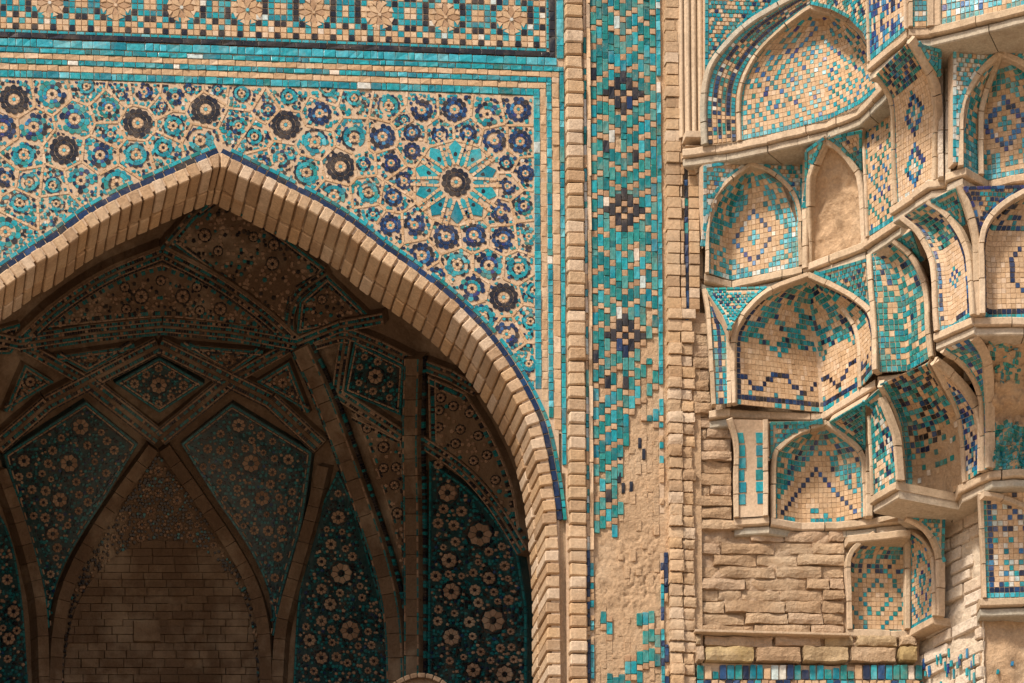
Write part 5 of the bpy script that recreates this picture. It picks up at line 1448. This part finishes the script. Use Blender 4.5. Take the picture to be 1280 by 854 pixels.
# ---- sunlit pier between the low niche and the corner
q0, q1 = onZ(1146, 800, z1), onZ(1236, 756, z1); q0.z = q1.z = 0; dq = (q1-q0); Lq = dq.length; dq.normalize(); nq = Vector((dq.y, -dq.x, 0)); nq = nq if nq.dot(CAM-q0) > 0 else -nq; q0 += nq*.05; q1 += nq*.05
pier = thing('pale_pier', 'sunlit pale brick pier facing left beside the low niche', 'pier', onZ(1190, 780, z1))
def onq(px, py):
    d = ray(px, py); t_ = (q0-CAM).dot(nq)/d.dot(nq); p = CAM+d*t_; return ((p-q0).dot(dq), p.z)
zlo_, zhi_ = onq(1190, 930)[1], onq(1200, 600)[1]
mb = MB(); id_ = {}; nx, nz = 40, 130
for i in range(nx+1):
    for j in range(nz+1):
        s, z = -.10+(Lq+.10)*i/nx, zlo_+(zhi_-zlo_)*j/nz
        p = q0+dq*s-nq*(.014-.014*noise.fractal((s*13, z*13, 8), 1, 2, 5)); id_[i, j] = len(mb.v); mb.v.append((p.x, p.y, z))
kk = mb.mi('chalk')
for i in range(nx):
    for j in range(nz): mb.f.append((id_[i, j], id_[i+1, j], id_[i+1, j+1], id_[i, j+1])); mb.m.append(kk)
mb.build('plaster_bed', pier, smooth=True)
z = zlo_; i = 0
while z < zhi_:
    h = U(15, 18)*PX; s = -.05-U(0, .1)
    while s < Lq:
        w = U(24, 40)*PX*1.3; e = min(s+w, Lq)
        if R() < .72 and e-s > .03:
            mbb = MB(); c8 = []
            d0 = .004+U(-.004, .006)
            for bit in range(8):
                ss_ = (e-.004 if bit & 1 else s+.004); zz = z+(h-.004 if bit & 4 else .003); p = q0+dq*ss_+nq*(d0 if not bit & 2 else -.03)
                c8.append((p.x+U(-.003, .003), p.y+U(-.003, .003), zz+U(-.003, .003)))
            chbox(mbb, c8, .007, 'chalk'); mbb.build('brick', pier)
        s = e
    z += h; i += 1
for _ in range(26):                     # flakes of turquoise left on the foot of the pier
    px, py = U(1152, 1225), U(822, 870); s, z = onq(px, py)
    p = q0+dq*s+nq*.008; m1 = MB(); hh = U(6, 16)*PX; ww = U(1.5, 4)*PX
    tile3(m1, [p+Vector((0, 0, z-p.z)), p+dq*ww+Vector((0, 0, z-p.z)), p+dq*ww+Vector((0, 0, z-p.z+hh)), p+Vector((0, 0, z-p.z+hh))], .004, pick((3, 'turq'), (1, 'azure'))); m1.build('tile', pier)
# ---- plaster corner wall below the bright panel
cw_ = thing('corner_plaster_wall', 'rough plaster wall with faint blue remnants in the lower right corner', 'wall', onZ(1280, 860, z1))
yq = q1.y+.02; mb = MB(); id_ = {}; nx, nz = 70, 60; x0, x1 = q1.x-.002, q1.x+.75; za, zb_ = onY(1260, 940, yq).z, onY(1260, 750, yq).z
for i in range(nx+1):
    for j in range(nz+1):
        x, z = x0+(x1-x0)*i/nx, za+(zb_-za)*j/nz; id_[i, j] = len(mb.v); mb.v.append((x, yq-.03*(x-x0)+.016*noise.fractal((x*10, z*10, 5), 1, 2, 5)*min(1, i/4), z))
kk = mb.mi('plaster')
for i in range(nx):
    for j in range(nz): mb.f.append((id_[i, j], id_[i+1, j], id_[i+1, j+1], id_[i, j+1])); mb.m.append(kk)
mb.build('plaster', cw_, smooth=True)
for _ in range(40):
    px, py = U(1242, 1290), U(770, 850)
    if noise.noise((px*.06, py*.06, 2)) < .05: continue
    p = onY(px, py, yq-.012); m1 = MB(); w, h = U(2, 4)*PX, U(5, 12)*PX
    tile3(m1, [p, p+Vector((w, 0, 0)), p+Vector((w+.004, 0, h)), p+Vector((.004, 0, h))], .003, pick((3, 'turq'), (2, 'azure'), (1, 'teal'))); m1.build('tile', cw_)
# lower storey of the building, out of the picture
mb = MB(); zq = za+.02
pl = [Vector((XR, .05, 0)), Vector((q0.x, YR+.02, 0)), Vector((q1.x, q1.y+.02, 0)), Vector((q1.x+4, q1.y-.1, 0))]
for a, b in zip(pl, pl[1:]): mb.face([(a.x, a.y, 0), (b.x, b.y, 0), (b.x, b.y, zq), (a.x, a.y, zq)], 'ruin')
low = mb.build('lower_wall'); low['label'] = 'plain brick lower storey beneath the stalactite niche'; low['category'] = 'wall'
